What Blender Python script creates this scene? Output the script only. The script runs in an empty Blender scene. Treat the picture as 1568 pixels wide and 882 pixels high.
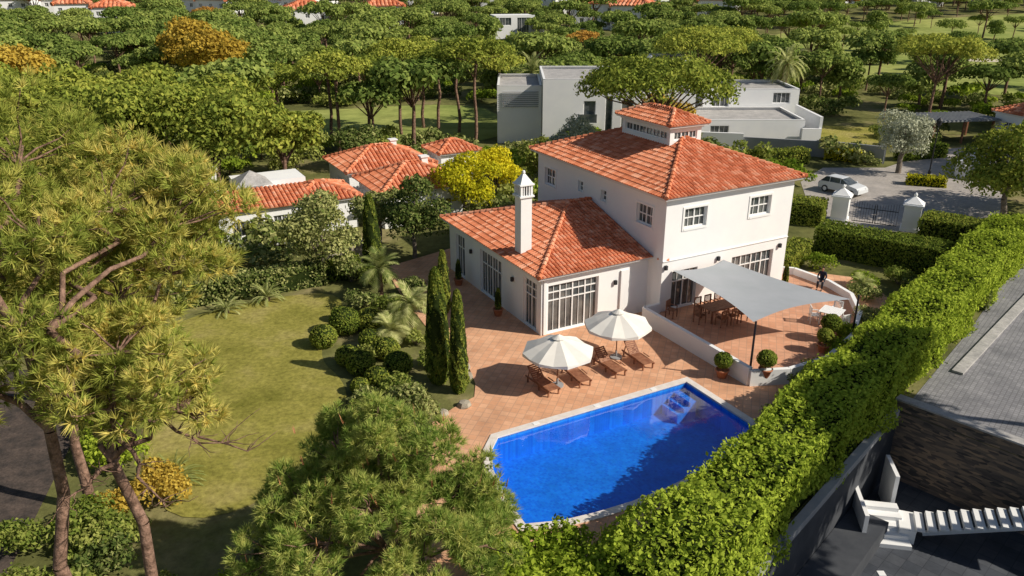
import bpy, math, random
import numpy as np
from mathutils import Vector, Matrix
from mathutils.geometry import tessellate_polygon
R=np.random.default_rng(7); random.seed(7)
scene=bpy.context.scene
rad=math.radians
# ------------------------------------------------------------------ materials
def base(name):
    m=bpy.data.materials.new(name); m.use_nodes=True
    nt=m.node_tree; nt.nodes.clear()
    return m,nt,nt.nodes.new('ShaderNodeOutputMaterial')
def nd(nt,t,**k):
    n=nt.nodes.new(t)
    for a,b in k.items(): setattr(n,a,b)
    return n
def c4(c): return (c[0],c[1],c[2],1)
def ramp(nt,fac,stops):
    r=nd(nt,'ShaderNodeValToRGB'); e=r.color_ramp.elements
    while len(e)<len(stops): e.new(.5)
    for i,(p,c) in enumerate(stops): e[i].position=p; e[i].color=c4(c)
    nt.links.new(fac,r.inputs[0]); return r.outputs[0]
def noise(nt,vec,scale,detail=5,rough=.6):
    n=nd(nt,'ShaderNodeTexNoise'); n.inputs['Scale'].default_value=scale
    n.inputs['Detail'].default_value=detail; n.inputs['Roughness'].default_value=rough
    nt.links.new(vec,n.inputs['Vector']); return n.outputs[0]
def math_(nt,op,a,b):
    n=nd(nt,'ShaderNodeMath',operation=op)
    for i,x in enumerate((a,b)):
        if isinstance(x,(int,float)): n.inputs[i].default_value=x
        else: nt.links.new(x,n.inputs[i])
    return n.outputs[0]
def mixc(nt,fac,a,b,mode='MIX'):
    n=nd(nt,'ShaderNodeMix',data_type='RGBA',blend_type=mode)
    if isinstance(fac,(int,float)): n.inputs[0].default_value=fac
    else: nt.links.new(fac,n.inputs[0])
    for i,x in ((6,a),(7,b)):
        if isinstance(x,tuple): n.inputs[i].default_value=c4(x)
        else: nt.links.new(x,n.inputs[i])
    return n.outputs[2]
def mat(name,c1,c2=None,scale=2.,rough=.8,bump=0,bscale=20,spec=.3,metal=0,c3=None,lo=.35,hi=.65,fine=None):
    m,nt,out=base(name)
    b=nd(nt,'ShaderNodeBsdfPrincipled')
    b.inputs['Roughness'].default_value=rough; b.inputs['Specular IOR Level'].default_value=spec
    b.inputs['Metallic'].default_value=metal
    g=nd(nt,'ShaderNodeNewGeometry').outputs['Position']
    if c2:
        st=[(lo,c1),(hi,c2)] if not c3 else [(lo,c1),((lo+hi)/2,c2),(hi,c3)]
        col=ramp(nt,noise(nt,g,scale),st)
        if fine:
            col=mixc(nt,1.,col,ramp(nt,noise(nt,g,fine[0],6,.75),[(.3,(1-fine[1],)*3),(.7,(1+fine[1]*.5,)*3)]),'MULTIPLY')
        nt.links.new(col,b.inputs['Base Color'])
    else: b.inputs['Base Color'].default_value=c4(c1)
    if bump:
        bm=nd(nt,'ShaderNodeBump'); bm.inputs['Strength'].default_value=bump; bm.inputs['Distance'].default_value=.05
        nt.links.new(noise(nt,g,bscale),bm.inputs['Height']); nt.links.new(bm.outputs[0],b.inputs['Normal'])
    nt.links.new(b.outputs[0],out.inputs[0]); return m
LB=1.8
def leafmat(name,dark,mid,light,trans=.3,nscale=.35,accent=None,k=LB):
    dark,mid,light=[tuple(min(.8,q*k) for q in c) for c in (dark,mid,light)]
    m,nt,out=base(name)
    g=nd(nt,'ShaderNodeNewGeometry').outputs['Position']
    at=nd(nt,'ShaderNodeAttribute',attribute_name='rnd').outputs['Fac']
    oi=nd(nt,'ShaderNodeObjectInfo').outputs['Random']
    f=math_(nt,'MULTIPLY',at,.45)
    f=math_(nt,'ADD',f,math_(nt,'MULTIPLY',noise(nt,g,nscale,3),.5))
    f=math_(nt,'ADD',f,math_(nt,'MULTIPLY',oi,.3))
    st=[(.25,dark),(.55,mid),(.85,light)]
    col=ramp(nt,f,st)
    if accent:
        q=math_(nt,'GREATER_THAN',oi,accent[1]); col=mixc(nt,q,col,accent[0])
    d=nd(nt,'ShaderNodeBsdfDiffuse'); t=nd(nt,'ShaderNodeBsdfTranslucent'); mx=nd(nt,'ShaderNodeMixShader'); mx.inputs[0].default_value=trans
    nt.links.new(col,d.inputs[0]); nt.links.new(col,t.inputs[0])
    nt.links.new(d.outputs[0],mx.inputs[1]); nt.links.new(t.outputs[0],mx.inputs[2]); nt.links.new(mx.outputs[0],out.inputs[0])
    return m
def rndmat(name,cs,rough=.85,wear=.35):
    m,nt,out=base(name)
    b=nd(nt,'ShaderNodeBsdfPrincipled'); b.inputs['Roughness'].default_value=rough; b.inputs['Specular IOR Level'].default_value=.2
    at=nd(nt,'ShaderNodeAttribute',attribute_name='rnd').outputs['Fac']
    g=nd(nt,'ShaderNodeNewGeometry').outputs['Position']
    f=math_(nt,'ADD',math_(nt,'MULTIPLY',at,1-wear),math_(nt,'MULTIPLY',noise(nt,g,.8),wear))
    n=len(cs); col=ramp(nt,f,[(.1+.8*i/(n-1),c) for i,c in enumerate(cs)])
    nt.links.new(col,b.inputs['Base Color']); nt.links.new(b.outputs[0],out.inputs[0]); return m
def tilemat(name,c1,c2,mortar,size,rot,mw=.03,rough=.7,nz=.35,ns=.6):
    m,nt,out=base(name)
    b=nd(nt,'ShaderNodeBsdfPrincipled'); b.inputs['Roughness'].default_value=rough; b.inputs['Specular IOR Level'].default_value=.25
    g=nd(nt,'ShaderNodeNewGeometry').outputs['Position']
    mp=nd(nt,'ShaderNodeMapping'); mp.inputs['Rotation'].default_value=(0,0,rot); nt.links.new(g,mp.inputs[0])
    br=nd(nt,'ShaderNodeTexBrick'); br.offset=0; nt.links.new(mp.outputs[0],br.inputs['Vector'])
    br.inputs['Color1'].default_value=c4(c1); br.inputs['Color2'].default_value=c4(c2); br.inputs['Mortar'].default_value=c4(mortar)
    br.inputs['Scale'].default_value=1; br.inputs['Brick Width'].default_value=size; br.inputs['Row Height'].default_value=size
    br.inputs['Mortar Size'].default_value=mw*size; br.inputs['Bias'].default_value=0
    s=ramp(nt,noise(nt,g,ns,9,.7),[(.3,(1-nz,1-nz,1-nz)),(.7,(1.1,1.08,1.05))])
    col=mixc(nt,1.,br.outputs[0],s,'MULTIPLY')
    nt.links.new(col,b.inputs['Base Color']); nt.links.new(b.outputs[0],out.inputs[0]); return m

M={}
M['wall']=mat('white_render',(.82,.825,.83),(.87,.87,.86),.7,.85,.05,60)
M['trim']=mat('white_trim',(.86,.86,.85),None,rough=.5)
M['fascia']=mat('soffit',(.74,.72,.70),None)
M['glass']=mat('window_glass',(.03,.045,.055),(.16,.165,.16),.9,.04,spec=.9)
M['dark']=mat('dark_metal',(.03,.03,.035),None,rough=.5)
M['grey']=mat('grey_render',(.27,.28,.30),(.33,.34,.35),1.,.8)
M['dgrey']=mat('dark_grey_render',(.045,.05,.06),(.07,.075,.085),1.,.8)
M['tile']=rndmat('terracotta_tiles',[(.44,.13,.06),(.64,.21,.10),(.73,.28,.15),(.80,.42,.27)])
M['tilebase']=mat('tile_bed',(.34,.10,.05),(.45,.15,.08),3)
M['pave']=tilemat('terracotta_paving',(.72,.38,.22),(.81,.47,.29),(.60,.35,.23),.36,rad(-28.5+45),.05,nz=.3)
M['pave2']=tilemat('upper_paving',(.66,.33,.20),(.76,.42,.27),(.56,.32,.22),.36,rad(-28.5+45),.05,nz=.3)
M['coping']=mat('pool_coping',(.70,.63,.57),(.80,.75,.70),3,.6)
M['pool']=tilemat('pool_mosaic',(.010,.19,.80),(.018,.29,.92),(.03,.27,.84),.12,rad(-28.5),.06,nz=.3,ns=1.2)
M['wood']=mat('teak',(.22,.09,.05),(.34,.16,.09),6,.6)
M['fabric']=mat('umbrella_canvas',(.76,.72,.66),(.81,.78,.72),1.5,.9)
M['sail']=mat('shade_sail',(.34,.365,.39),(.38,.40,.43),.8,.85)
M['terra']=mat('terracotta_pot',(.42,.15,.08),(.5,.2,.1),5)
M['bark']=mat('pine_bark',(.13,.075,.05),(.36,.22,.16),5,.95,1.,11,fine=(14,.5))
M['barkg']=mat('grey_bark',(.12,.10,.08),(.28,.23,.19),5,.95,.6,14)
M['lawn']=mat('lawn',(.21,.205,.038),(.35,.32,.075),.30,.95,.6,50,c3=(.45,.38,.14),lo=.3,hi=.72,spec=.05,fine=(4,.5))
M['fair']=mat('fairway_grass',(.24,.30,.075),(.38,.40,.12),.05,.95,spec=.05,fine=(.4,.35))
M['ground']=mat('ground_soil_grass',(.09,.10,.035),(.19,.19,.065),.15,.95,.4,8,c3=(.34,.28,.15),lo=.35,hi=.7,spec=.05,fine=(2,.4))
M['path']=mat('asphalt_path',(.05,.042,.038),(.12,.09,.075),1.5,.9,.2,20,fine=(9,.5))
M['road']=tilemat('grey_pavers',(.42,.385,.355),(.50,.46,.43),(.34,.32,.3),.22,0,.05,nz=.3)
M['drive']=tilemat('driveway_pavers',(.25,.25,.27),(.33,.33,.35),(.19,.19,.2),.2,rad(40),.08,nz=.4)
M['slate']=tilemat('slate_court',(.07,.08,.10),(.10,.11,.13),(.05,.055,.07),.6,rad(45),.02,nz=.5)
M['pale']=mat('pale_concrete',(.36,.35,.34),(.50,.48,.46),1.2,.8,fine=(6,.3))
M['sand']=mat('bunker_sand',(.62,.55,.42),None)
M['iron']=mat('wrought_iron',(.02,.02,.02),None,rough=.4)
def stonemat():
    m,nt,out=base('slate_stone_wall'); b=nd(nt,'ShaderNodeBsdfPrincipled'); b.inputs['Roughness'].default_value=.85
    g=nd(nt,'ShaderNodeNewGeometry').outputs['Position']
    mp=nd(nt,'ShaderNodeMapping'); mp.inputs['Scale'].default_value=(1.6,1.6,7); nt.links.new(g,mp.inputs[0])
    v=nd(nt,'ShaderNodeTexVoronoi'); v.inputs['Scale'].default_value=1.6; nt.links.new(mp.outputs[0],v.inputs['Vector'])
    col=ramp(nt,v.outputs['Color'],[(.1,(.05,.045,.045)),(.5,(.14,.11,.09)),(.9,(.32,.22,.14))])
    nt.links.new(col,b.inputs['Base Color'])
    bm=nd(nt,'ShaderNodeBump'); bm.inputs['Strength'].default_value=.8; nt.links.new(v.outputs['Distance'],bm.inputs['Height']); nt.links.new(bm.outputs[0],b.inputs['Normal'])
    nt.links.new(b.outputs[0],out.inputs[0]); return m
M['stone']=stonemat()
M['stonel']=mat('light_stone',(.3,.26,.2),(.45,.4,.32),3,.9,.4,12)
def watermat():
    m,nt,out=base('pool_water')
    tr=nd(nt,'ShaderNodeBsdfTransparent'); tr.inputs[0].default_value=(.62,.88,1,1)
    gl=nd(nt,'ShaderNodeBsdfGlossy'); gl.inputs['Roughness'].default_value=.02
    g=nd(nt,'ShaderNodeNewGeometry').outputs['Position']
    bm=nd(nt,'ShaderNodeBump'); bm.inputs['Strength'].default_value=.06; bm.inputs['Distance'].default_value=.05
    nt.links.new(noise(nt,g,2.2,3),bm.inputs['Height'])
    lw=nd(nt,'ShaderNodeLayerWeight'); lw.inputs[0].default_value=.5
    nt.links.new(bm.outputs[0],gl.inputs['Normal']); nt.links.new(bm.outputs[0],lw.inputs['Normal'])
    fac=math_(nt,'ADD',math_(nt,'MULTIPLY',math_(nt,'POWER',lw.outputs['Facing'],3.2),.95),.05)
    mx=nd(nt,'ShaderNodeMixShader'); nt.links.new(fac,mx.inputs[0]); nt.links.new(tr.outputs[0],mx.inputs[1]); nt.links.new(gl.outputs[0],mx.inputs[2])
    nt.links.new(mx.outputs[0],out.inputs[0]); return m
M['water']=watermat()
M['pine_f']=leafmat('pine_foliage_far',(.05,.08,.016),(.11,.15,.034),(.21,.24,.06),.3,.05,accent=((.55,.32,.07),.988))
M['pine_m']=leafmat('pine_foliage_mid',(.06,.085,.014),(.15,.18,.03),(.27,.275,.05),.3,.3)
M['needle']=leafmat('pine_needles',(.08,.11,.02),(.21,.235,.045),(.46,.37,.11),.3,.6)
M['needle2']=leafmat('young_pine_needles',(.06,.11,.02),(.15,.21,.042),(.34,.34,.10),.3,.7)
M['candle']=mat('pine_candles',(.48,.24,.11),None)
M['hedge']=leafmat('hedge_leaves',(.05,.085,.008),(.125,.175,.018),(.24,.29,.035),.32,.9)
M['hedge2']=leafmat('bright_shrub_leaves',(.07,.11,.01),(.16,.215,.02),(.28,.33,.04),.4,.9)
M['box']=leafmat('clipped_hedge_leaves',(.05,.075,.012),(.10,.135,.02),(.19,.20,.035),.25,1.2)
M['cyp']=leafmat('cypress_leaves',(.035,.06,.011),(.09,.115,.019),(.18,.185,.033),.2,1.5)
M['mag']=leafmat('glossy_tree_leaves',(.03,.05,.013),(.08,.105,.025),(.26,.26,.10),.25,1.)
M['lime']=leafmat('yellow_green_leaves',(.14,.16,.01),(.30,.29,.015),(.45,.38,.02),.35,.9)
M['orange']=leafmat('autumn_leaves',(.20,.14,.02),(.38,.26,.04),(.48,.36,.07),.3,1.,k=1.35)
M['olive']=leafmat('olive_leaves',(.13,.14,.09),(.22,.23,.16),(.32,.33,.24),.2,1.)
M['shrub']=leafmat('shrub_leaves',(.045,.075,.013),(.12,.15,.028),(.25,.26,.07),.35,.7)
M['palm']=leafmat('palm_leaves',(.08,.11,.03),(.17,.19,.06),(.32,.32,.14),.25,1.)
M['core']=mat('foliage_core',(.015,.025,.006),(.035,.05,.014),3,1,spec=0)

# ------------------------------------------------------------------ mesh helpers
def link(o,parent=None):
    scene.collection.objects.link(o)
    if parent: o.parent=parent
    return o
class MB:
    def __init__(s): s.v=[];s.f=[];s.m=[];s.r=[]
    def add(s,vs,fs,mi=0,r=None):
        o=len(s.v); s.v+= [tuple(v) for v in vs]
        rr=random.random() if r is None else r
        for f in fs: s.f.append(tuple(i+o for i in f)); s.m.append(mi); s.r.append(rr)
    def box(s,c,d,mi=0,rz=0,tilt=None):
        Mx=Matrix.Translation(c)@Matrix.Rotation(rz,4,'Z')
        if tilt: Mx=Mx@Matrix.Rotation(tilt[1],4,tilt[0])
        vs=[Mx@Vector((x*d[0]/2,y*d[1]/2,z*d[2]/2)) for x in(-1,1) for y in(-1,1) for z in(-1,1)]
        s.add(vs,[(0,1,3,2),(4,6,7,5),(0,4,5,1),(2,3,7,6),(0,2,6,4),(1,5,7,3)],mi)
    def cyl(s,p0,p1,r0,r1,n=8,mi=0,cap=True):
        p0=Vector(p0);p1=Vector(p1);d=(p1-p0).normalized()
        a=d.orthogonal().normalized();b=d.cross(a)
        vs=[];
        for p,r in((p0,r0),(p1,r1)):
            for i in range(n):
                t=2*math.pi*i/n; vs.append(p+a*math.cos(t)*r+b*math.sin(t)*r)
        fs=[(i,(i+1)%n,n+(i+1)%n,n+i) for i in range(n)]
        if cap: fs+=[tuple(range(n))[::-1],tuple(range(n,2*n))]
        s.add(vs,fs,mi)
    def tube(s,pts,rs,n=8,mi=0):
        for i in range(len(pts)-1): s.cyl(pts[i],pts[i+1],rs[i],rs[i+1],n,mi,cap=(i==len(pts)-2))
    def lathe(s,prof,n=16,mi=0,c=(0,0)):
        vs=[(c[0]+r*math.cos(2*math.pi*i/n),c[1]+r*math.sin(2*math.pi*i/n),z) for r,z in prof for i in range(n)]
        fs=[(k*n+i,k*n+(i+1)%n,(k+1)*n+(i+1)%n,(k+1)*n+i) for k in range(len(prof)-1) for i in range(n)]
        s.add(vs,fs,mi)
    def obj(s,name,mats,parent=None,loc=(0,0,0),rz=0,smooth=False):
        me=bpy.data.meshes.new(name); me.from_pydata(s.v,[],s.f)
        for m in mats: me.materials.append(M[m] if isinstance(m,str) else m)
        me.polygons.foreach_set('material_index',s.m)
        a=me.attributes.new('rnd','FLOAT','FACE'); a.data.foreach_set('value',s.r)
        if smooth: me.polygons.foreach_set('use_smooth',[True]*len(s.f))
        me.update()
        o=bpy.data.objects.new(name,me); o.location=loc; o.rotation_euler=(0,0,rz)
        return link(o,parent)
def empty(name,loc=(0,0,0),rz=0):
    o=bpy.data.objects.new(name,None); o.location=loc; o.rotation_euler=(0,0,rz); return link(o)
def npmesh(name,V,F,mats,rnd,midx=None):
    me=bpy.data.meshes.new(name); k=F.shape[1]
    me.vertices.add(len(V)); me.vertices.foreach_set('co',np.ascontiguousarray(V,dtype=np.float32).ravel())
    me.loops.add(F.size); me.loops.foreach_set('vertex_index',np.ascontiguousarray(F,dtype=np.int32).ravel())
    me.polygons.add(len(F)); me.polygons.foreach_set('loop_start',np.arange(0,F.size,k,dtype=np.int32))
    for m in mats: me.materials.append(M[m])
    if midx is not None: me.polygons.foreach_set('material_index',midx.astype(np.int32))
    a=me.attributes.new('rnd','FLOAT','FACE'); a.data.foreach_set('value',rnd.astype(np.float32))
    me.update(calc_edges=True); me.validate()
    return me
def nrm(a): return a/np.maximum(np.linalg.norm(a,axis=1,keepdims=True),1e-6)
def leafq(P,Nv,size,asp=.6,jit=.6,updir=None):
    n=len(P); nn=nrm(Nv+R.normal(size=(n,3))*jit)
    t=np.cross(nn,R.normal(size=(n,3)))
    if updir is not None: t=np.array(updir)+R.normal(size=(n,3))*.35; t=t-nn*np.sum(t*nn,axis=1,keepdims=True)
    t=nrm(t); b=np.cross(nn,t)
    s=size*R.uniform(.6,1.35,(n,1))
    V=np.stack([P+t*s,P+b*s*asp,P-t*s,P-b*s*asp],1).reshape(-1,3)
    F=np.arange(4*n).reshape(n,4)
    return V,F,R.random(n)
def tufts(P,D,k,ln,w,spread=.8):
    n=len(P); P=np.repeat(P,k,0); D=np.repeat(nrm(D),k,0)
    d=nrm(D+R.normal(size=D.shape)*spread)
    s=nrm(np.cross(d,R.normal(size=D.shape)))*w
    L=ln*R.uniform(.6,1.2,(n*k,1))
    V=np.stack([P+s,P-s,P+d*L],1).reshape(-1,3)
    F=np.arange(3*n*k).reshape(-1,3)
    rn=np.repeat(R.random(n),k)*.8+R.random(n*k)*.2
    return V,F,rn
def lobepts(lobes,n,flat=1.,inner=.72,lump=.12,lower=True):
    C=np.array([l[:3] for l in lobes]); rr=np.array([l[3] for l in lobes])
    p=rr**2; p=p/p.sum(); idx=R.choice(len(lobes),n,p=p)
    d=nrm(R.normal(size=(n,3)))
    if lower: d[:,2]=np.where(d[:,2]<-.35,-d[:,2],d[:,2])
    f=R.uniform(inner,1.04,(n,1))+lump*np.sin(d[:,:1]*7+idx[:,None])*np.cos(d[:,1:2]*6+d[:,2:3]*5)
    r=rr[idx][:,None]; sc=np.array([1,1,flat])
    P=C[idx]+d*f*r*sc
    return P,nrm(d/sc)
def limb(mb,p0,p1,r0,r1,n=6,wig=.15,seg=4,mi=0):
    p0=Vector(p0);p1=Vector(p1);L=(p1-p0).length; pts=[];rs=[]
    for i in range(seg+1):
        t=i/seg; q=p0.lerp(p1,t)
        if 0<i<seg: q=q+Vector((random.uniform(-1,1),random.uniform(-1,1),random.uniform(-.5,.5)))*wig*L*.25
        pts.append(q); rs.append(r0+(r1-r0)*t)
    mb.tube(pts,rs,n,mi)
    return pts
def tree(name,x,y,h,r,mt,nleaf=4000,ls=.16,nl=12,flat=.8,zc=None,hz=None,trunk=.16,bark='barkg',core=False,z0=0,lobes=None,asp=.6,jit=.6):
    zc=h*.62 if zc is None else zc; hz=h*.36 if hz is None else hz
    if lobes is None:
        lobes=[]
        for i in range(nl):
            th=i*2.399+random.random(); q=math.sqrt((i+.5)/nl)
            zz=random.uniform(-1,1)*math.sqrt(max(0,1-(q*.8)**2))
            lobes.append((math.cos(th)*q*r*.68,math.sin(th)*q*r*.68,zc+zz*hz*.62,r*random.uniform(.34,.5)))
    mb=MB(); top=(random.uniform(-.2,.2),random.uniform(-.2,.2),zc)
    limb(mb,(0,0,-.1),top,trunk,trunk*.5,8,.12,5)
    for l in lobes: limb(mb,(top[0]*.6,top[1]*.6,zc*random.uniform(.45,.85)),l[:3],trunk*.45,trunk*.12,5)
    o=mb.obj(name,[bark],loc=(x,y,z0),smooth=True)
    P,Nv=lobepts(lobes,nleaf,flat,.7); V,F,rn=leafq(P,Nv,ls,asp,jit)
    c=bpy.data.objects.new(name+'_crown',npmesh(name+'_crown',V,F,[mt],rn)); link(c,o)
    return o
def umb_lobes(h,r,n=18,th=.3):
    L=[]
    for i in range(n):
        a=i*2.399+random.random()*.6; q=math.sqrt((i+.4)/n)*.78
        L.append((math.cos(a)*q*r,math.sin(a)*q*r,h-r*th*(.75+.55*q*q)+random.uniform(-.07,.07)*r,r*random.uniform(.22,.34)))
    return L
def upine(name,x,y,h,r,nleaf=6000,ls=.14,mt='pine_m',th=.35,n=20,trunk=.2,z0=0):
    L=umb_lobes(h,r,n,th)
    mb=MB(); fork=h-r*.9; lean=(random.uniform(-.4,.4),random.uniform(-.4,.4))
    limb(mb,(0,0,-.1),(lean[0],lean[1],fork),trunk,trunk*.7,8,.1,5)
    for l in L[::1]: limb(mb,(lean[0],lean[1],fork-random.uniform(0,.6)),(l[0],l[1],l[2]-.1),trunk*.4,trunk*.1,5)
    o=mb.obj(name,['bark'],loc=(x,y,z0),smooth=True)
    P,Nv=lobepts(L,nleaf,.72,.65,.14); V,F,rn=leafq(P,Nv,ls,.5,.55)
    link(bpy.data.objects.new(name+'_crown',npmesh(name+'_crown',V,F,[mt],rn)),o); return o
def shrub(name,x,y,r,h,mt='shrub',nleaf=900,ls=.1,nl=7,z0=0,asp=.55):
    L=[]
    for i in range(nl):
        a=i*2.399+random.random(); q=math.sqrt((i+.3)/nl)*.65
        L.append((math.cos(a)*q*r,math.sin(a)*q*r,h*random.uniform(.35,.62)*(1-.3*q),min(r*.5,h*.42)*random.uniform(.8,1.1)))
    P,Nv=lobepts(L,nleaf,.95,.6,.15); P[:,2]=np.maximum(P[:,2],.03)
    V,F,rn=leafq(P,Nv,ls,asp,.6)
    mb=MB()
    for l in L: limb(mb,(0,0,-.05),l[:3],.03,.012,4)
    o=mb.obj(name,['barkg'],loc=(x,y,z0))
    link(bpy.data.objects.new(name+'_leaves',npmesh(name+'_leaves',V,F,[mt],rn)),o); return o
def hedge(name,p0,p1,w,h,mt='hedge',dens=160,ls=.09,lump=.2,z0=0,core=.82):
    p0=Vector(p0);p1=Vector(p1); d=p1-p0; L=d.length; ang=math.atan2(d.y,d.x)
    areas=[L*w,L*h,L*h,w*h,w*h]; parts=[]
    K=[(R.normal(size=3)*f,R.uniform(0,6.28),a) for f,a in [(.5,1),(.9,1),(1.5,.9),(2.3,.8),(3.3,.7),(4.6,.55),(6.5,.45),(8.5,.4)]]
    for k,A in enumerate(areas):
        n=int(A*dens); u=R.random(n); v=R.random(n)
        if k==0: P=np.stack([u*L,(v-.5)*w,np.full(n,h)],1); Nn=(0,0,1)
        elif k==1: P=np.stack([u*L,np.full(n,-w/2),v*h],1); Nn=(0,-1,0)
        elif k==2: P=np.stack([u*L,np.full(n,w/2),v*h],1); Nn=(0,1,0)
        elif k==3: P=np.stack([np.zeros(n),(u-.5)*w,v*h],1); Nn=(-1,0,0)
        else: P=np.stack([np.full(n,L),(u-.5)*w,v*h],1); Nn=(1,0,0)
        Nn=np.tile(np.array(Nn,float),(n,1))
        o=sum(a*np.sin(P@kv+ph) for kv,ph,a in K)*.30*lump
        o=o+R.uniform(-.18,.06,n)*min(1,lump*4+.2)
        if lump>.2: o=o+np.where(R.random(n)<.05,R.uniform(0,.3,n),0)
        P=P+Nn*o[:,None]
        parts.append((P,Nn))
    P=np.concatenate([a for a,_ in parts]); Nn=np.concatenate([b for _,b in parts])
    V,F,rn=leafq(P,Nn,ls,.6,.65)
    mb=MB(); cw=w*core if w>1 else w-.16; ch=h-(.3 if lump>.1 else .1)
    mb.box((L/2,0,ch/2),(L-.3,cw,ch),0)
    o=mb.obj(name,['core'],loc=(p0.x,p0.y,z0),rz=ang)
    link(bpy.data.objects.new(name+'_leaves',npmesh(name+'_leaves',V,F,[mt],rn)),o); return o
def cypress(name,x,y,h,r,n=5200,z0=0,par=None):
    u=R.random(n); th=R.uniform(0,2*math.pi,n); z=u*h
    pr=r*np.power(np.clip(np.minimum((u+.04)/.18,1),0,1),.5)*np.power(np.clip(1-u,0,1),.33)*(.93+.14*np.sin(th*5+z*2.2)*np.sin(z*3.1+th))
    pr=np.minimum(pr,r*1.05)*R.uniform(.9,1.03,n)
    P=np.stack([pr*np.cos(th),pr*np.sin(th),z],1); Nv=np.stack([np.cos(th),np.sin(th),np.full(n,.15)],1)
    V,F,rn=leafq(P,Nv,.085 if h>2 else .04,.45,.5,updir=(0,0,1))
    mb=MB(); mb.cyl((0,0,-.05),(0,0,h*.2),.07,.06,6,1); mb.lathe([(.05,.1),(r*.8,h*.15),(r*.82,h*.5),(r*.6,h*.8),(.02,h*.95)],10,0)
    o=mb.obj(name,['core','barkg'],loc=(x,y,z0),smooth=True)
    link(bpy.data.objects.new(name+'_foliage',npmesh(name+'_foliage',V,F,['cyp'],rn)),o); return o
def ball(name,x,y,r,z0=0,mt='box',sq=.9,n=None):
    n=n or int(2600*r*r+700); d=nrm(R.normal(size=(n,3))); P=d*R.uniform(.93,1.03,(n,1))*r; P[:,2]=P[:,2]*sq+r*sq*.92; P[:,2]=np.maximum(P[:,2],.02)
    V,F,rn=leafq(P,d,.05,.6,.5)
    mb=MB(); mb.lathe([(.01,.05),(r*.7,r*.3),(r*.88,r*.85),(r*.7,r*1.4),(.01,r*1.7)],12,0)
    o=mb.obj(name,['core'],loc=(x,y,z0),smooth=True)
    link(bpy.data.objects.new(name+'_leaves',npmesh(name+'_leaves',V,F,[mt],rn)),o); return o
def frondplant(name,x,y,trunkh,nf,L,wid=.5,z0=0,mt='palm',up=(.1,1.2),tr=.15,leaflets=14,ll=.35):
    mb=MB()
    if trunkh>.2: limb(mb,(0,0,-.1),(0,0,trunkh),tr*1.1,tr,8,.03,4)
    else: mb.lathe([(tr,-.05),(tr*1.1,.15),(.02,.3)],8)
    V=[];F=[]
    for i in range(nf):
        az=i*2.399+random.random()*.3; el=up[0]+(up[1]-up[0])*random.random()
        dv=Vector((math.cos(az)*math.cos(el),math.sin(az)*math.cos(el),math.sin(el))); side=Vector((-math.sin(az),math.cos(az),0))
        p=Vector((0,0,trunkh+.1)); step=L/leaflets; d=dv.copy()
        for k in range(leaflets):
            q=p+d*step; tt=(k+1)/leaflets; wl=ll*math.sin(min(1,tt*.9+.12)*math.pi)**.6+.03
            for sg in(-1,1):
                tip=q+side*sg*wl*wid*1.6+d*wl*.7-Vector((0,0,.12*wl))
                o=len(V); V+= [p,q,tip]; F.append((o,o+1,o+2))
            p=q; d=(d-Vector((0,0,.09+.05*tt))).normalized()
    o=mb.obj(name,['bark'],loc=(x,y,z0))
    me=npmesh(name+'_fronds',np.array([tuple(v) for v in V]),np.array(F),[mt],R.random(len(F)))
    link(bpy.data.objects.new(name+'_fronds',me),o); return o
YH=190.
def hill(y): return max(0.,(y-YH)*.035)
def clipY(poly,above):
    out=[]
    for i,p in enumerate(poly):
        q=poly[(i+1)%len(poly)]; ip=(p[1]>=YH)==above or p[1]==YH; iq=(q[1]>=YH)==above or q[1]==YH
        if ip: out.append(p)
        if ip!=iq and p[1]!=q[1]:
            t=(YH-p[1])/(q[1]-p[1]); out.append((p[0]+(q[0]-p[0])*t,YH))
    return out
def sheet(name,outer,z,mt,holes=[],parent=None):
    parts=[(outer,holes)]
    if max(p[1] for p in outer)>YH:
        lo=clipY(outer,False); parts=[(lo,holes)] if len(lo)>2 and min(p[1] for p in outer)<YH else []
        parts.append((clipY(outer,True),[]))
    vs=[];fs=[]
    for out,hs in parts:
        polys=[[Vector((p[0],p[1],0)) for p in out]]+[[Vector((p[0],p[1],0)) for p in h] for h in hs]
        tr=tessellate_polygon(polys); o=len(vs); loc=[(p.x,p.y,z+hill(p.y)) for q in polys for p in q]
        vs+=loc
        for t in tr:
            a,b,c=[Vector(loc[i]) for i in t]
            t=t if (b-a).cross(c-a).z>0 else t[::-1]
            fs.append(tuple(i+o for i in t))
    me=bpy.data.meshes.new(name); me.from_pydata(vs,[],fs); me.materials.append(M[mt]); me.update()
    return link(bpy.data.objects.new(name,me),parent)
def smoothpoly(pts,k=3):
    for _ in range(k):
        out=[]
        for i,p in enumerate(pts):
            q=pts[(i+1)%len(pts)]; out+=[(p[0]*.75+q[0]*.25,p[1]*.75+q[1]*.25),(p[0]*.25+q[0]*.75,p[1]*.25+q[1]*.75)]
        pts=out
    return pts
def offset(poly,d):
    A=sum(poly[i][0]*poly[(i+1)%len(poly)][1]-poly[(i+1)%len(poly)][0]*poly[i][1] for i in range(len(poly)))
    s=1 if A>0 else -1; out=[]; n=len(poly)
    for i in range(n):
        p0,p,p1=[Vector(poly[j%n]) for j in(i-1,i,i+1)]
        e0=(p-p0).normalized(); e1=(p1-p).normalized()
        n0=Vector((e0.y,-e0.x))*s; n1=Vector((e1.y,-e1.x))*s; m=(n0+n1).normalized()
        out.append(tuple(p+m*d/max(.5,m.dot(n0))))
    return out
HA=rad(28.5); W0=(1.51,37.79); cA,sA=math.cos(HA),math.sin(HA)
def H(a,b): return (W0[0]+a*cA-b*sA, W0[1]+a*sA+b*cA)
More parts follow.
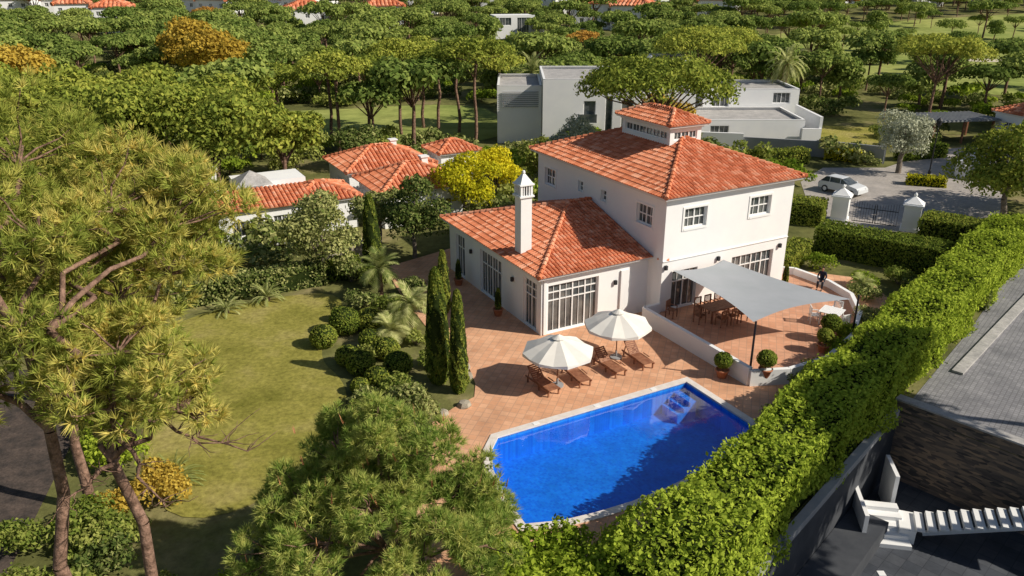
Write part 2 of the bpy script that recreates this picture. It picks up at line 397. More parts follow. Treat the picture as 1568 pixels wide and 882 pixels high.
def put(mb,name,mats,a,b,z=0,rz=0,smooth=False):
    x,y=H(a,b); return mb.obj(name,mats,loc=(x,y,z),rz=HA+rz,smooth=smooth)
# ------------------------------------------------------------------ ground & surfaces
pool=[(3.4,-7.6),(-6.5,-7.6),(-7.15,-8.3),(-7.7,-9.5),(-8.05,-11.0),(-8.2,-12.9),(-7.0,-13.35),(-5.7,-13.55),(-4.2,-13.65),(-2.5,-13.6),(-.5,-13.35),(1.5,-12.9),(3.4,-12.3)]
poolW=[H(*p) for p in pool]; poolO=[H(*p) for p in offset(pool,.34)]
pit=[(16.9,30.2),(27,19.2),(27,3),(-7.6,3)]
S=3000
sheet('ground',[(-S,-200),(S,-200),(S,S),(-S,S)],0,'ground',[poolO,pit])
terr=[(-8.2,48),(-6.6,43.5),(-5.0,39.8),(-3.9,37.2),(-3.1,35.6),(-2.1,34.3),(-1.7,32.6),(-1.7,31.4),(-2.6,30.4),(-3.4,29.2),(-3.2,26.5),(-3.4,23),(-2.4,19),(2,17.6),(4.6,19.0),(9.8,25.3),(14.6,30.8),(19,35.6),(22,40),(22,46),(17,48),(10,46),(9,56),(-4,52)]
sheet('terrace_paving',terr,.03,'pave',[poolO])
lawn=smoothpoly([(-18.5,40.2),(-12.2,44),(-9.6,43),(-9.9,38.5),(-9.5,35),(-7.9,33),(-7.2,30.5),(-7.9,27.5),(-8.9,23.6),(-12,22.5),(-14.6,26.5),(-16.5,31.5),(-18,36)],2)
sheet('lawn',lawn,.025,'lawn')
sheet('footpath',[(-17.5,4),(-13.6,4),(-15.6,18),(-18,28),(-23,34),(-26,34),(-19.5,24)],.02,'path')
fair2=[(58,128),(100,112),(150,126),(235,190),(300,260),(330,320),(210,300),(125,262),(84,240),(54,200)]
sheet('golf_fairway',smoothpoly([(-60,92),(-30,86),(-2,86),(0,100),(-6,116),(-32,106),(-60,112)],2),.03,'fair')
sheet('golf_fairway',smoothpoly(fair2,2),.03,'fair')
sheet('golf_fairway',smoothpoly([(-20,160),(20,156),(30,178),(-10,184)],2),.03,'fair')
for q in [(98,170,7,4),(118,184,8,3),(150,172,6,4),(86,150,5,3)]:
    sheet('sand_bunker',smoothpoly([(q[0]-q[2],q[1]),(q[0],q[1]-q[3]),(q[0]+q[2],q[1]+1),(q[0]+1,q[1]+q[3])],2),.05,'sand')
sheet('pond',smoothpoly([(-36,88),(-27,86),(-24,92),(-30,97),(-38,95)],2),.045,'water')
road=[(23,55),(26,56),(33,54.5),(37,58),(42,66),(50,76),(95,92),(95,99),(46,84),(40,79),(36,75.5),(30,75.5),(26,70),(24,62)]
sheet('street',road,.02,'road')
sheet('driveway',[(17.6,30.8),(28,20),(60,20),(60,70),(46,66),(34,50),(24.5,38.6)],.02,'drive')
mb=MB()
def strip(mb,p,q,w,h,mi=0,z0=0):
    d=Vector(q)-Vector(p); mb.box(((p[0]+q[0])/2,(p[1]+q[1])/2,z0+h/2),(d.length,w,h),mi,math.atan2(d.y,d.x))
strip(mb,(21.2,33.6),(38,51),.5,.14); mb.obj('kerb',['pale'])
mb=MB(); strip(mb,(16.6,29.9),(-7.2,3.4),.32,.3); mb.obj('ledge_wall',['grey'])
mb=MB(); zp=-3.3
n=len(pit)
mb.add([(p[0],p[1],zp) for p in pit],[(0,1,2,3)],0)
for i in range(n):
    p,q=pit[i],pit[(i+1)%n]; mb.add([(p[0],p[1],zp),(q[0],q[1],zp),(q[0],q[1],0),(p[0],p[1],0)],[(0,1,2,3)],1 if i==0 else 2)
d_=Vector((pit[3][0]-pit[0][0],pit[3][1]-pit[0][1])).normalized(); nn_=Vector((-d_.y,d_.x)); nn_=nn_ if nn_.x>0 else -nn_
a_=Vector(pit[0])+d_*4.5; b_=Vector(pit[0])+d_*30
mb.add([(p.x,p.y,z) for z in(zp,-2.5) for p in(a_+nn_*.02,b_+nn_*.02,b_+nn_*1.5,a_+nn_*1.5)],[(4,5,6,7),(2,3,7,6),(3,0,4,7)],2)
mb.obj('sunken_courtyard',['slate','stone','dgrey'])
mb=MB(); strip(mb,(16.95,30.45),(27.3,19.2),.35,.5,0); strip(mb,(16.9,30.5),(27.3,19.25),.5,.08,1,.5); mb.obj('stone_retaining_wall',['stone','pale'])
mb=MB(); zs=.55
for i in range(16): mb.box((16.3+.36*i,26.0-.16*i,zs-3.15+.15*i),(.30,1.25,.07),0,rad(-20)); mb.box((16.3+.36*i-.14,26.0-.16*i+.05,zs-3.08+.15*i-.14),(.03,1.2,.13),0,rad(-20))
mb.box((19.0,24.85,zs-2.55),(5.9,.12,.18),0,rad(-22),('Y',rad(-21))); mb.box((15.9,26.2,-3.0),(.6,1.3,.62),0,rad(-20))
mb.obj('white_staircase',['trim'])
mb=MB()
for i in range(5): mb.box((14.9,26.9-.36*i,-3.3+.18*(5-i)/2),(1.7,.36,.18*(5-i)),0,rad(-10))
mb.box((14.0,26.6,-2.5),(.16,2.8,1.6),0,rad(-10)); mb.box((15.9,28.0,-2.3),(.16,1.6,2.0),0,rad(-10))
mb.obj('garden_steps',['trim'])
for p in [(13.6,23.2),(11.9,21.6),(15.2,22.8)]:
    mb=MB(); mb.cyl((0,0,0),(0,0,.5),.09,.09,10,0); mb.box((0,0,.56),(.26,.26,.1),1); mb.obj('bollard_light',['dark','trim'],loc=(p[0],p[1],zp))
mb=MB(); strip(mb,(13.0,21.0),(17.4,16.5),.3,.6); mb.obj('planter_wall',['pale'],loc=(0,0,zp))
# pool
pl=empty('swimming_pool')
def basin(poly,zb):
    mb=MB(); n=len(poly)
    mb.add([(p[0],p[1],zb) for p in poly],[tuple(range(n))],0)
    for i in range(n):
        p,q=poly[i],poly[(i+1)%n]; mb.add([(p[0],p[1],zb),(q[0],q[1],zb),(q[0],q[1],.02),(p[0],p[1],.02)],[(0,1,2,3)],0)
    return mb
mb=basin(poolW,-1.2); n=len(poolW)
for k in range(3):
    x,y=H(2.9-.35*k,-8.2); mb.box((x,y,-1.2+ (.9-.22*k)/2),(.36,1.1,.9-.22*k),0,HA)
mb.obj('basin',['pool'],pl)
sheet('water',offset(poolW,-.004),-.12,'water',parent=pl)
mb=MB()
for i in range(n):
    p,q,q2,p2=poolW[i],poolW[(i+1)%n],poolO[(i+1)%n],poolO[i]
    mb.add([(p[0],p[1],.075),(q[0],q[1],.075),(q2[0],q2[1],.075),(p2[0],p2[1],.075),(p[0],p[1],-.02),(q[0],q[1],-.02),(q2[0],q2[1],0),(p2[0],p2[1],0)],[(0,1,2,3),(0,4,5,1),(3,2,6,7)],0)
mb.obj('coping',['coping'],pl)
sk=MB()
for k,(a,b) in enumerate([(-4.6,-7.43),(-1.5,-7.43),(1.6,-7.43)]):
    x,y=H(a,b); sk.box((x,y,.083),(.28,.2,.012),0,HA)
sk.obj('skimmer_lids',['trim'],pl)

# ------------------------------------------------------------------ building helpers
def facade(mb,o,u,n,w,z0,z1,ops,depth=.16):
    o=Vector((o[0],o[1],0)); u=Vector((u[0],u[1],0)); n=Vector((n[0],n[1],0)); Z=Vector((0,0,1))
    us=sorted({0,w,*[x for q in ops for x in q[:2]]}); vs=sorted({z0,z1,*[x for q in ops for x in q[2:4]]})
    P=lambda a,z,d=0: o+u*a+Z*z-n*d
    for i in range(len(us)-1):
        for j in range(len(vs)-1):
            cu,cv=(us[i]+us[i+1])/2,(vs[j]+vs[j+1])/2
            if any(q[0]<cu<q[1] and q[2]<cv<q[3] for q in ops): continue
            mb.add([P(us[i],vs[j]),P(us[i+1],vs[j]),P(us[i+1],vs[j+1]),P(us[i],vs[j+1])],[(0,1,2,3)],0)
    def bar(a0,a1,v0,v1,d0,d1,mi=1):
        p=[P(a,v,d) for a in(a0,a1) for v in(v0,v1) for d in(d0,d1)]
        mb.add(p,[(0,1,3,2),(4,6,7,5),(0,4,5,1),(2,3,7,6),(0,2,6,4),(1,5,7,3)],mi)
    for q in ops:
        a0,a1,v0,v1=q[:4]; nx=q[4]; rows=q[5]; sur=q[6] if len(q)>6 else 0; D=depth
        c=[(a0,v0),(a1,v0),(a1,v1),(a0,v1)]
        for k in range(4):
            s,t=c[k],c[(k+1)%4]; mb.add([P(*s),P(*t),P(*t,D+.1),P(*s,D+.1)],[(0,1,2,3)],0)
        mb.add([P(a0,v0,D+.03),P(a1,v0,D+.03),P(a1,v1,D+.03),P(a0,v1,D+.03)],[(0,1,2,3)],2)
        f=.07
        bar(a0,a0+f,v0,v1,D-.04,D+.02);bar(a1-f,a1,v0,v1,D-.04,D+.02);bar(a0+f,a1-f,v1-f,v1,D-.04,D+.02);bar(a0+f,a1-f,v0,v0+f,D-.04,D+.02)
        for k in range(1,nx):
            x=a0+(a1-a0)*k/nx; bar(x-.035,x+.035,v0+f,v1-f,D-.035,D+.018)
        for rz in rows: bar(a0+f,a1-f,rz-.03,rz+.03,D-.03,D+.016)
        if nx>=2:
            for k in range(nx):
                x=a0+(a1-a0)*(k+.5)/nx; bar(x-.012,x+.012,v0+f,v1-f,D-.02,D+.014)
        if sur:
            g=sur; bar(a0-g,a0,v0-g,v1+g,-.035,.0);bar(a1,a1+g,v0-g,v1+g,-.035,.0);bar(a0,a1,v1,v1+g,-.033,.0);bar(a0,a1,v0-g,v0,-.05,.0)
def inside(p,poly):
    x,y=p; c=False; j=len(poly)-1
    for i in range(len(poly)):
        xi,yi=poly[i];xj,yj=poly[j]
        if (yi>y)!=(yj>y) and x<(xj-xi)*(y-yi)/(yj-yi)+xi: c=not c
        j=i
    return c
def rooface(mb,poly,pitch=.23,row=.38,mi=0,mib=1):
    P=[Vector(p) for p in poly]; u=(P[1]-P[0]).normalized(); nn=(P[1]-P[0]).cross(P[-1]-P[0]).normalized()
    if nn.z<0: nn=-nn
    v=nn.cross(u)
    if v.z<0: v=-v
    Q=[((p-P[0]).dot(u),(p-P[0]).dot(v)) for p in P]
    mb.add(P,[tuple(range(len(P)))],mib)
    u0,u1=min(q[0] for q in Q),max(q[0] for q in Q); vmax=max(q[1] for q in Q); r=pitch*.47
    vv=0
    while vv<vmax:
        x=u0+pitch/2
        while x<u1:
            if inside((x,vv+row*.45),Q) or (vv==0 and inside((x,.05),Q)):
                b=P[0]+u*x; rn=random.random(); vs=[]
                for (vq,rr,hh) in((vv-.04,r,.035),(vv+row*1.02,r*.82,.0)):
                    for k in range(5):
                        t=math.pi*k/4; vs.append(b+v*vq+u*math.cos(t)*rr+nn*(math.sin(t)*rr*.85+hh))
                mb.add(vs,[(k,k+1,6+k,5+k) for k in range(4)]+[(0,1,2,3,4)],mi,rn)
            x+=pitch
        vv+=row
def hipcap(mb,p,q,r=.14,mi=0):
    p=Vector(p);q=Vector(q);L=(q-p).length;n=max(1,int(L/.4))
    for i in range(n):
        a=p.lerp(q,i/n);b=p.lerp(q,(i+1.1)/n); mb.cyl(a+Vector((0,0,.07)),b+Vector((0,0,.03)),r,r*.85,8,mi)
def hiproof(mb,x0,x1,y0,y1,z,rise,pitch=.23,row=.38,th=.1):
    w,d=x1-x0,y1-y0
    if w<=d: m=w/2; r0=((x0+x1)/2,y0+m,z+rise); r1=((x0+x1)/2,y1-m,z+rise)
    else: m=d/2; r0=(x0+m,(y0+y1)/2,z+rise); r1=(x1-m,(y0+y1)/2,z+rise)
    A,B,C,D=(x0,y0,z),(x1,y0,z),(x1,y1,z),(x0,y1,z)
    if w<=d: fs=[[A,B,r0],[B,C,r1,r0],[C,D,r1],[D,A,r0,r1]]; hs=[(A,r0),(B,r0),(C,r1),(D,r1)]
    else: fs=[[A,B,r1,r0],[B,C,r1],[C,D,r0,r1],[D,A,r0]]; hs=[(A,r0),(D,r0),(B,r1),(C,r1)]
    for f in fs: rooface(mb,f,pitch,row)
    for p,q in hs: hipcap(mb,p,q,pitch*.55)
    if (Vector(r0)-Vector(r1)).length>.3: hipcap(mb,r0,r1,pitch*.55)
    mb.box(((x0+x1)/2,(y0+y1)/2,z-th/2-.012),(w-.1,d-.1,th),2)
    mb.box(((x0+x1)/2,(y0+y1)/2,z-th-.07),(w-.5,d-.5,.11),2)
# ------------------------------------------------------------------ VILLA
villa=empty('white_villa',(W0[0],W0[1],0),HA)
mb=MB(); ZE=6.95
facade(mb,(6.8,-1.2),(1,0),(0,-1),9.2,0,ZE-.1,[(1.25,2.8,5.0,6.1,2,[5.55],.12),(5.95,7.5,5.0,6.1,2,[5.55],.12),(.75,2.5,.42,2.65,2,[2.0]),(5.0,8.2,.42,2.75,4,[2.1])])
facade(mb,(6.8,12.05),(0,-1),(-1,0),13.25,0,ZE-.1,[(.9,2.2,4.85,5.95,2,[5.4],.1),(4.85,5.4,5.3,5.95,1,[5.62],.08),(7.3,7.85,5.3,5.95,1,[5.62],.08),(10.75,12.15,4.95,6.05,2,[5.5],.12)])
facade(mb,(16.0,-1.2),(0,1),(1,0),13.25,0,ZE-.1,[(2,3.5,5,6.1,2,[5.5],.1),(8,9.5,5,6.1,2,[5.5],.1)])
facade(mb,(16.0,12.05),(-1,0),(0,1),9.2,0,ZE-.1,[(2,3.4,5,6.1,2,[5.5],.1)])
facade(mb,(0,0),(1,0),(0,-1),6.8,0,3.3,[(.42,3.55,.05,2.75,4,[1.85,2.3])])
facade(mb,(0,11.4),(0,-1),(-1,0),11.4,0,3.3,[(.9,2.2,.05,2.7,2,[1.9]),(4.3,7.0,.05,2.7,4,[1.9]),(9.5,10.9,.05,2.75,2,[1.85,2.3])])
facade(mb,(6.8,11.4),(-1,0),(0,1),6.8,0,3.3,[(2.5,4,.9,2.3,2,[1.6])])
mb.box((5.2,-.06,1.45),(.5,.1,2.7),0); mb.box((0.2,-.02,1.6),(.16,.1,3.1),1)
mb.box((11.4,-1.23,3.35),(9.2,.07,.05),1)
mb.obj('walls',['wall','trim','glass'],villa)
mb=MB(); hiproof(mb,6.35,16.45,-1.65,12.5,ZE,1.85)
z=3.4; A=(-.42,-.42,z);B=(6.8,-.42,z);C=(6.8,11.82,z);D=(-.42,11.82,z); r0=(5.2,5.8,5.1); r1=(6.8,5.8,5.1)
rooface(mb,[A,B,r1,r0]); rooface(mb,[D,A,r0]); rooface(mb,[C,D,r0,r1])
for p,q in((A,r0),(D,r0),(r0,r1)): hipcap(mb,p,q,.13)
mb.box((3.18,5.7,z-.065),(7.14,12.12,.1),2); mb.box((3.2,5.7,z-.17),(6.95,11.7,.1),2)
rooface(mb,[(6.8,-.75,3.35),(7.2,-1.2,3.35),(7.2,-1.2,3.5),(6.8,-.4,3.6)])
mb.obj('tile_roofs',['tile','tilebase','fascia'],villa)
mb=MB(); x0,x1,y0,y1=10.25,12.55,3.1,7.7
for o,u,n,w in(((x0,y0),(1,0),(0,-1),2.3),((x0,y1),(0,-1),(-1,0),4.6),((x1,y0),(0,1),(1,0),4.6),((x1,y1),(-1,0),(0,1),2.3)):
    facade(mb,o,u,n,w,7.2,9.5,[(.3,w-.3,8.72,9.22,3 if w<3 else 6,[])],.1)
mb.obj('cupola_walls',['wall','trim','glass'],villa)
mb=MB(); hiproof(mb,x0-.35,x1+.35,y0-.35,y1+.35,9.6,.62,.22,.36); mb.obj('cupola_roof',['tile','tilebase','fascia'],villa)
mb=MB(); cx,cy=.6,3.0
mb.box((cx,cy,5.0),(.66,.66,3.6),0)
mb.box((cx,cy,6.83),(.86,.86,.09),0)
for sx in(-1,1):
    for sy in(-1,1): mb.box((cx+sx*.3,cy+sy*.3,7.15),(.12,.12,.55),0)
for k in range(-1,2):
    mb.box((cx+k*.15,cy-.33,7.15),(.05,.05,.55),0); mb.box((cx+k*.15,cy+.33,7.15),(.05,.05,.55),0)
    mb.box((cx-.33,cy+k*.15,7.15),(.05,.05,.55),0); mb.box((cx+.33,cy+k*.15,7.15),(.05,.05,.55),0)
mb.box((cx,cy,7.15),(.4,.4,.5),1); mb.box((cx,cy,7.46),(.86,.86,.08),0)
s=.38; mb.add([(cx-s,cy-s,7.5),(cx+s,cy-s,7.5),(cx+s,cy+s,7.5),(cx-s,cy+s,7.5),(cx-.07,cy-.07,7.98),(cx+.07,cy-.07,7.98),(cx+.07,cy+.07,7.98),(cx-.07,cy+.07,7.98)],[(0,1,5,4),(1,2,6,5),(2,3,7,6),(3,0,4,7),(4,5,6,7)],0)
mb.lathe([(.07,7.97),(.1,8.06),(.07,8.15),(.01,8.18)],8,0,(cx,cy))
mb.obj('chimney',['wall','dark'],villa)
mb=MB()
for a,b,zz,nx,ny in [(7.0,-1.2,3.0,0,-1),(10.7,-1.2,2.9,0,-1),(15.4,-1.2,2.9,0,-1),(4.6,0,2.2,0,-1),(0,3.0,2.2,-1,0),(0,8.2,2.2,-1,0)]:
    mb.box((a+nx*.09,b+ny*.09,zz),(.14,.14,.24),0)
mb.obj('wall_lanterns',['dark'],villa)
up=[(5.75,-1.2),(5.75,-9.2),(7.5,-9.9),(10,-9.9),(13,-8.8),(15.8,-7.0),(17.5,-5),(18,-3),(17.8,-.5),(16.2,1.0),(15.9,-1.1)]
upW=[H(*p) for p in up]
sheet('upper_terrace',upW,.4,'pave2')
mb=MB()
for i in range(0,9):
    p,q=upW[i],upW[i+1]; hh=.95 if i<1 else .82
    strip(mb,p,q,.22,hh)
strip(mb,H(5.75,-1.2),H(6.8,-1.2),.2,.95)
mb.obj('terrace_wall',['wall'])
# ------------------------------------------------------------------ sail + posts
sl=empty('shade_sail'); 
cs=[(7.5,-1.25,2.75),(11.1,-1.25,2.75),(13.1,-8.3,2.55),(6.3,-8.5,2.85)]
n=16; vs=[];fs=[]
for i in range(n+1):
    for j in range(n+1):
        s,t=i/n,j/n
        es=.07*math.sin(math.pi*t)*(1-2*s); et=.07*math.sin(math.pi*s)*(1-2*t)
        s2=s+es; t2=t+et
        p=[(1-s2)*(1-t2)*cs[0][k]+s2*(1-t2)*cs[1][k]+s2*t2*cs[2][k]+(1-s2)*t2*cs[3][k] for k in range(3)]
        p[2]-=.16*math.sin(math.pi*s)*math.sin(math.pi*t)
        x,y=H(p[0],p[1]); vs.append((x,y,p[2]))
for i in range(n):
    for j in range(n): a=i*(n+1)+j; fs.append((a,a+1,a+n+2,a+n+1))
mb=MB(); mb.add(vs,fs,0); mb.obj('canvas',['sail'],sl,smooth=True)
mb=MB()
for a,b,z1 in((6.2,-8.75,3.0),(13.4,-8.5,2.8)):
    x,y=H(a,b); mb.cyl((x,y,0),(x,y,z1),.06,.05,8)
x,y=H(6.3,-8.5); x2,y2=H(6.2,-8.75); mb.cyl((x,y,2.85),(x2,y2,2.95),.012,.012,4)
mb.obj('posts',['dark'],sl)
# ------------------------------------------------------------------ furniture
def lounger(a,b,rz=0):
    mb=MB(); 
    for sx in(-.3,.3): mb.box((sx,0,.3),(.05,1.9,.07))
    for y in(-.85,-.1,.8):
        for sx in(-.28,.28): mb.box((sx,y,.14),(.06,.06,.27))
    for k in range(12): mb.box((0,-.9+.1*k,.35),(.6,.075,.025))
    for k in range(8):
        t=.1*k; mb.box((0,.3+t*math.cos(.75),.36+t*math.sin(.75)),(.58,.07,.025),0,0,('X',.75))
    for sx in(-.27,.27): mb.box((sx,.3+.36*math.cos(.75),.33+.36*math.sin(.75)),(.04,.8,.04),0,0,('X',.75)); mb.box((sx,.75,.42),(.04,.04,.4),0,0,('X',.3))
    mb.box((-.34,-.2,.42),(.05,.5,.03)); mb.box((.34,-.2,.42),(.05,.5,.03))
    put(mb,'sun_lounger',['wood'],a,b,.03,rz)
for a,rz in((-2.75,.08),(-.95,-.05),(.95,.06),(2.65,-.04)): lounger(a,-4.85,rz)
def parasol(a,b,rz=0):
    o=empty('parasol',(*H(a,b),.03),rz); r=1.66
    mb=MB(); n=8; vs=[(0,0,2.5)]
    for ring,(rr,zz) in enumerate(((.55,2.32),(1.1,2.1),(r,1.84))):
        for i in range(16):
            t=2*math.pi*i/16; k=1 if i%2==0 else .93; d=0 if i%2==0 else -.035*(ring+1)*.7
            vs.append((math.cos(t)*rr*k,math.sin(t)*rr*k,zz+d))
    for i in range(16): t=2*math.pi*i/16; k=1 if i%2==0 else .935; vs.append((math.cos(t)*r*k,math.sin(t)*r*k,1.68))
    fs=[(0,1+i,1+(i+1)%16) for i in range(16)]
    for g in range(3): fs+=[(1+g*16+i,1+(g+1)*16+i,1+(g+1)*16+(i+1)%16,1+g*16+(i+1)%16) for i in range(16)]
    mb.add(vs,fs,0)
    mb.lathe([(.28,2.42),(.3,2.46),(.03,2.62)],12,0); mb.obj('canopy',['fabric'],o)
    mb=MB(); mb.cyl((0,0,0),(0,0,2.6),.03,.025,8); mb.lathe([(.3,0),(.3,.07),(.06,.1),(.05,.4)],12,1)
    for i in range(8):
        t=2*math.pi*i/8; mb.cyl((0,0,2.44),(math.cos(t)*r*.98,math.sin(t)*r*.98,1.82),.014,.01,4); mb.cyl((0,0,1.7),(math.cos(t)*.8,math.sin(t)*.8,2.19),.012,.012,4)
    mb.obj('pole_and_ribs',['wood','grey'],o)
parasol(-2.05,-5.0,.2); parasol(2.0,-3.95,.5)
def chair(a,b,z,rz,m='wood',name='dining_chair'):
    mb=MB()
    for sx in(-.22,.22):
        mb.box((sx,-.22,.22),(.045,.045,.44)); mb.box((sx,.22,.46),(.045,.045,.92)); mb.box((sx,0,.64),(.05,.48,.03)); mb.box((sx,-.2,.54),(.035,.035,.2))
    for k in range(5): mb.box((0,-.2+.095*k,.45),(.44,.08,.025))
    for k in range(6): mb.box((-.17+.068*k,.235,.7),(.03,.02,.44))
    mb.box((0,.23,.92),(.48,.035,.06)); put(mb,name,[m],a,b,z,rz)
def table(a,b,z,L,W,rz,m='wood',name='dining_table'):
    mb=MB()
    k=int(W/.1)
    for i in range(k): mb.box((0,-W/2+.05+i*W/k,.74),(L,W/k-.012,.03))
    mb.box((0,-W/2+.1,.69),(L-.2,.03,.08)); mb.box((0,W/2-.1,.69),(L-.2,.03,.08))
    for sx in(-1,1):
        for sy in(-1,1): mb.box((sx*(L/2-.12),sy*(W/2-.1),.36),(.07,.07,.72))
    put(mb,name,[m],a,b,z,rz)
table(9.3,-3.3,.4,2.2,1.05,0)
for k in(-.7,0,.7): chair(9.3+k,-2.45,.4,0); chair(9.3+k,-4.15,.4,math.pi)
chair(7.85,-3.3,.4,math.pi/2); chair(10.75,-3.3,.4,-math.pi/2); chair(7.0,-2.0,.4,.4)
table(13.9,-6.7,.4,1.1,1.1,.4,'trim','garden_table')
for k in range(3): t=k*2.09+.4; chair(13.9+.85*math.cos(t),-6.7+.85*math.sin(t),.4,t-math.pi/2,'trim','garden_chair')
def pot(mb,r=.24,h=.4): mb.lathe([(r*.7,0),(r,h*.85),(r*1.12,h*.86),(r*1.12,h),(r*.9,h),(r*.85,h*.9),(.01,h*.9)],14,0)
def pottree(a,b,z,kind,r=.3):
    mb=MB(); pot(mb,.27 if kind!='ball' else .3,.42); o=put(mb,'potted_topiary',['terra'],a,b,z,smooth=True)
    if kind=='ball': c=ball('topiary_ball',0,0,r,.55); mb=MB(); mb.cyl((0,0,.3),(0,0,.7),.03,.03,6); s=mb.obj('stem',['barkg'],o)
    else: c=cypress('potted_cypress',0,0,1.25,.22,900,.4)
    c.parent=o
pottree(5.2,-8.0,.03,'ball',.42); pottree(6.5,-9.4,.4,'ball',.45); pottree(-.75,3.4,.03,'cyp'); pottree(-.75,8.6,.03,'cyp')
pottree(15.3,-2.1,.4,'cyp'); pottree(10.9,-8.9,.4,'ball',.4); pottree(12.2,-8.1,.4,'ball',.5)
mb=MB(); pot(mb,.22,.3); mb.lathe([(.2,.26),(.23,.36),(.14,.46),(.01,.5)],10,1); put(mb,'garden_urn',[mat('green_glaze',(.02,.08,.05),None,rough=.3),'box'],4.9,-2.3,.03)
# person seated on the low wall
def skinobj(name,verts,edges,radii,m,root=0,parent=None,loc=(0,0,0),rz=0,sub=2):
    me=bpy.data.meshes.new(name); me.from_pydata(verts,edges,[]); o=bpy.data.objects.new(name,me); link(o,parent); o.location=loc; o.rotation_euler=(0,0,rz)
    sk=o.modifiers.new('s','SKIN'); d=me.skin_vertices[0].data
    for i,r in enumerate(radii): d[i].radius=(r,r*.85) if not isinstance(r,tuple) else r
    d[root].use_root=True; sk.use_smooth_shade=True
    ss=o.modifiers.new('ss','SUBSURF'); ss.levels=sub; ss.render_levels=sub
    me.materials.append(m); return o
skinm=mat('skin',(.45,.25,.17),None,rough=.6); cloth=mat('navy_sweater',(.02,.025,.05),None,rough=.95); jeans=mat('dark_trousers',(.03,.035,.05),None,rough=.95); hair=mat('brown_hair',(.03,.018,.01),None)
px,py=H(17.45,-2.9); per=empty('seated_person',(px,py,.4),HA+rad(-60))
v=[(0,0,.52),(0,.02,.70),(0,0,.92),(0,-.02,1.06),(.17,0,1.0),(.24,-.06,.74),(.16,-.28,.60),(-.17,0,1.0),(-.24,-.06,.74),(-.16,-.28,.60)]
e=[(0,1),(1,2),(2,3),(2,4),(4,5),(5,6),(2,7),(7,8),(8,9)]
skinobj('torso_and_sleeves',v,e,[.15,.14,.15,.06,.07,.055,.04,.07,.055,.04],cloth,0,per)
v=[(0,0,.5),(.1,-.06,.5),(.13,-.42,.5),(.13,-.40,.1),(-.1,-.06,.5),(-.13,-.42,.5),(-.13,-.46,.1)]
skinobj('trousers',v,[(0,1),(1,2),(2,3),(0,4),(4,5),(5,6)],[.13,.1,.075,.05,.1,.075,.05],jeans,0,per)
skinobj('neck_and_head',[(0,-.02,1.05),(0,-.03,1.14),(0,-.05,1.22),(0,-.05,1.31),(0,-.14,1.22)],[(0,1),(1,2),(2,3),(2,4)],[.05,.05,.085,.08,.018],skinm,1,per)
skinobj('hair',[(0,0,1.22),(0,-.02,1.31),(0,-.07,1.35)],[(0,1),(1,2)],[.08,.09,.07],hair,0,per)
for sg in(1,-1):
    h=Vector((sg*.15,-.30,.59)); vv=[tuple(h),tuple(h+Vector((-sg*.02,-.07,-.01)))]; ee=[(0,1)]; rr=[.026,.032]
    for k in range(4):
        q=h+Vector((-sg*.02+(k-1.5)*.02,-.11,-.012)); q2=q+Vector((0,-.03-.008*(1-abs(k-1.5)),-.02)); i=len(vv); vv+=[tuple(q),tuple(q2)]; ee+=[(1,i),(i,i+1)]; rr+=[.009,.008]
    q=h+Vector((-sg*.055,-.06,0)); i=len(vv); vv+=[tuple(q),tuple(q+Vector((-sg*.01,-.03,-.01)))]; ee+=[(0,i),(i,i+1)]; rr+=[.011,.009]
    skinobj('hand',vv,ee,rr,skinm,0,per,sub=1)
    skinobj('shoe',[(sg*.13,-.40 if sg>0 else -.46,.06),(sg*.13,-.50 if sg>0 else -.56,.045),(sg*.13,-.60 if sg>0 else -.66,.035)],[(0,1),(1,2)],[.045,.045,.035],M['dark'],0,per,sub=1)

# ------------------------------------------------------------------ garden plants near
cypress('italian_cypress',-3.4,32.8,5.7,.64,7500); cypress('italian_cypress',-2.4,31.9,5.0,.46,5500)
cypress('italian_cypress',-3.8,40.8,3.7,.42,3500); cypress('italian_cypress',-8.8,47.4,5.0,.66,6000)
for x,y,r in [(-8.8,38.2,.85),(-9.6,36.6,.7),(-7.6,38.6,.75),(-8.0,34.6,.6),(-7.2,33.7,.7),(-7.2,36.5,.6),(-6.2,35.3,.65),(-9.4,39.8,.5),(-6.2,32.4,.6),(-5.4,33.6,.7),(-6.9,31.8,.45)]: ball('box_ball',x,y,r,sq=.85)
frondplant('fan_palm',-5.3,38.4,1.5,34,1.5,.6,up=(-.3,1.4)); frondplant('fan_palm',-7.6,42.6,1.9,34,1.5,.6,up=(-.4,1.4)); frondplant('fan_palm',-6.2,37,.6,26,1.2,.6,up=(0,1.4))
frondplant('yucca',-12.6,24.8,.1,40,1.3,.25,up=(.2,1.4),ll=.16); frondplant('agave',-16,40.9,.1,30,1.3,.3,up=(.2,1.3),ll=.2); frondplant('agave',-14.2,42.6,.1,30,1.3,.3,up=(.2,1.3),ll=.2)
for x,y,r,h,m in [(-6.2,30.2,1.1,1.2,'mag'),(-5.0,30.8,1.2,1.5,'shrub'),(-4.2,29.2,1.3,2.0,'mag'),(-5.8,28.3,1.3,1.7,'shrub'),(-4.6,27.3,1.3,2.2,'mag'),(-5.6,26,1.4,2.0,'shrub'),(-3.9,34.3,.8,1.0,'shrub'),(-5.4,32,.9,.8,'shrub'),
   (-6.8,40.3,1.1,1.3,'shrub'),(-8.3,41.2,1.1,1.3,'mag'),(-7.0,35.1,.8,.8,'shrub'),(-5.9,43.5,.9,1.2,'mag'),(-4.9,36.8,.7,.9,'shrub'),(-8.2,44.7,1.2,1.8,'shrub'),(-9.9,45.6,1.3,2.0,'mag')]:
    shrub('garden_shrub',x,y,r,h,m,int(900*r*h),.085)
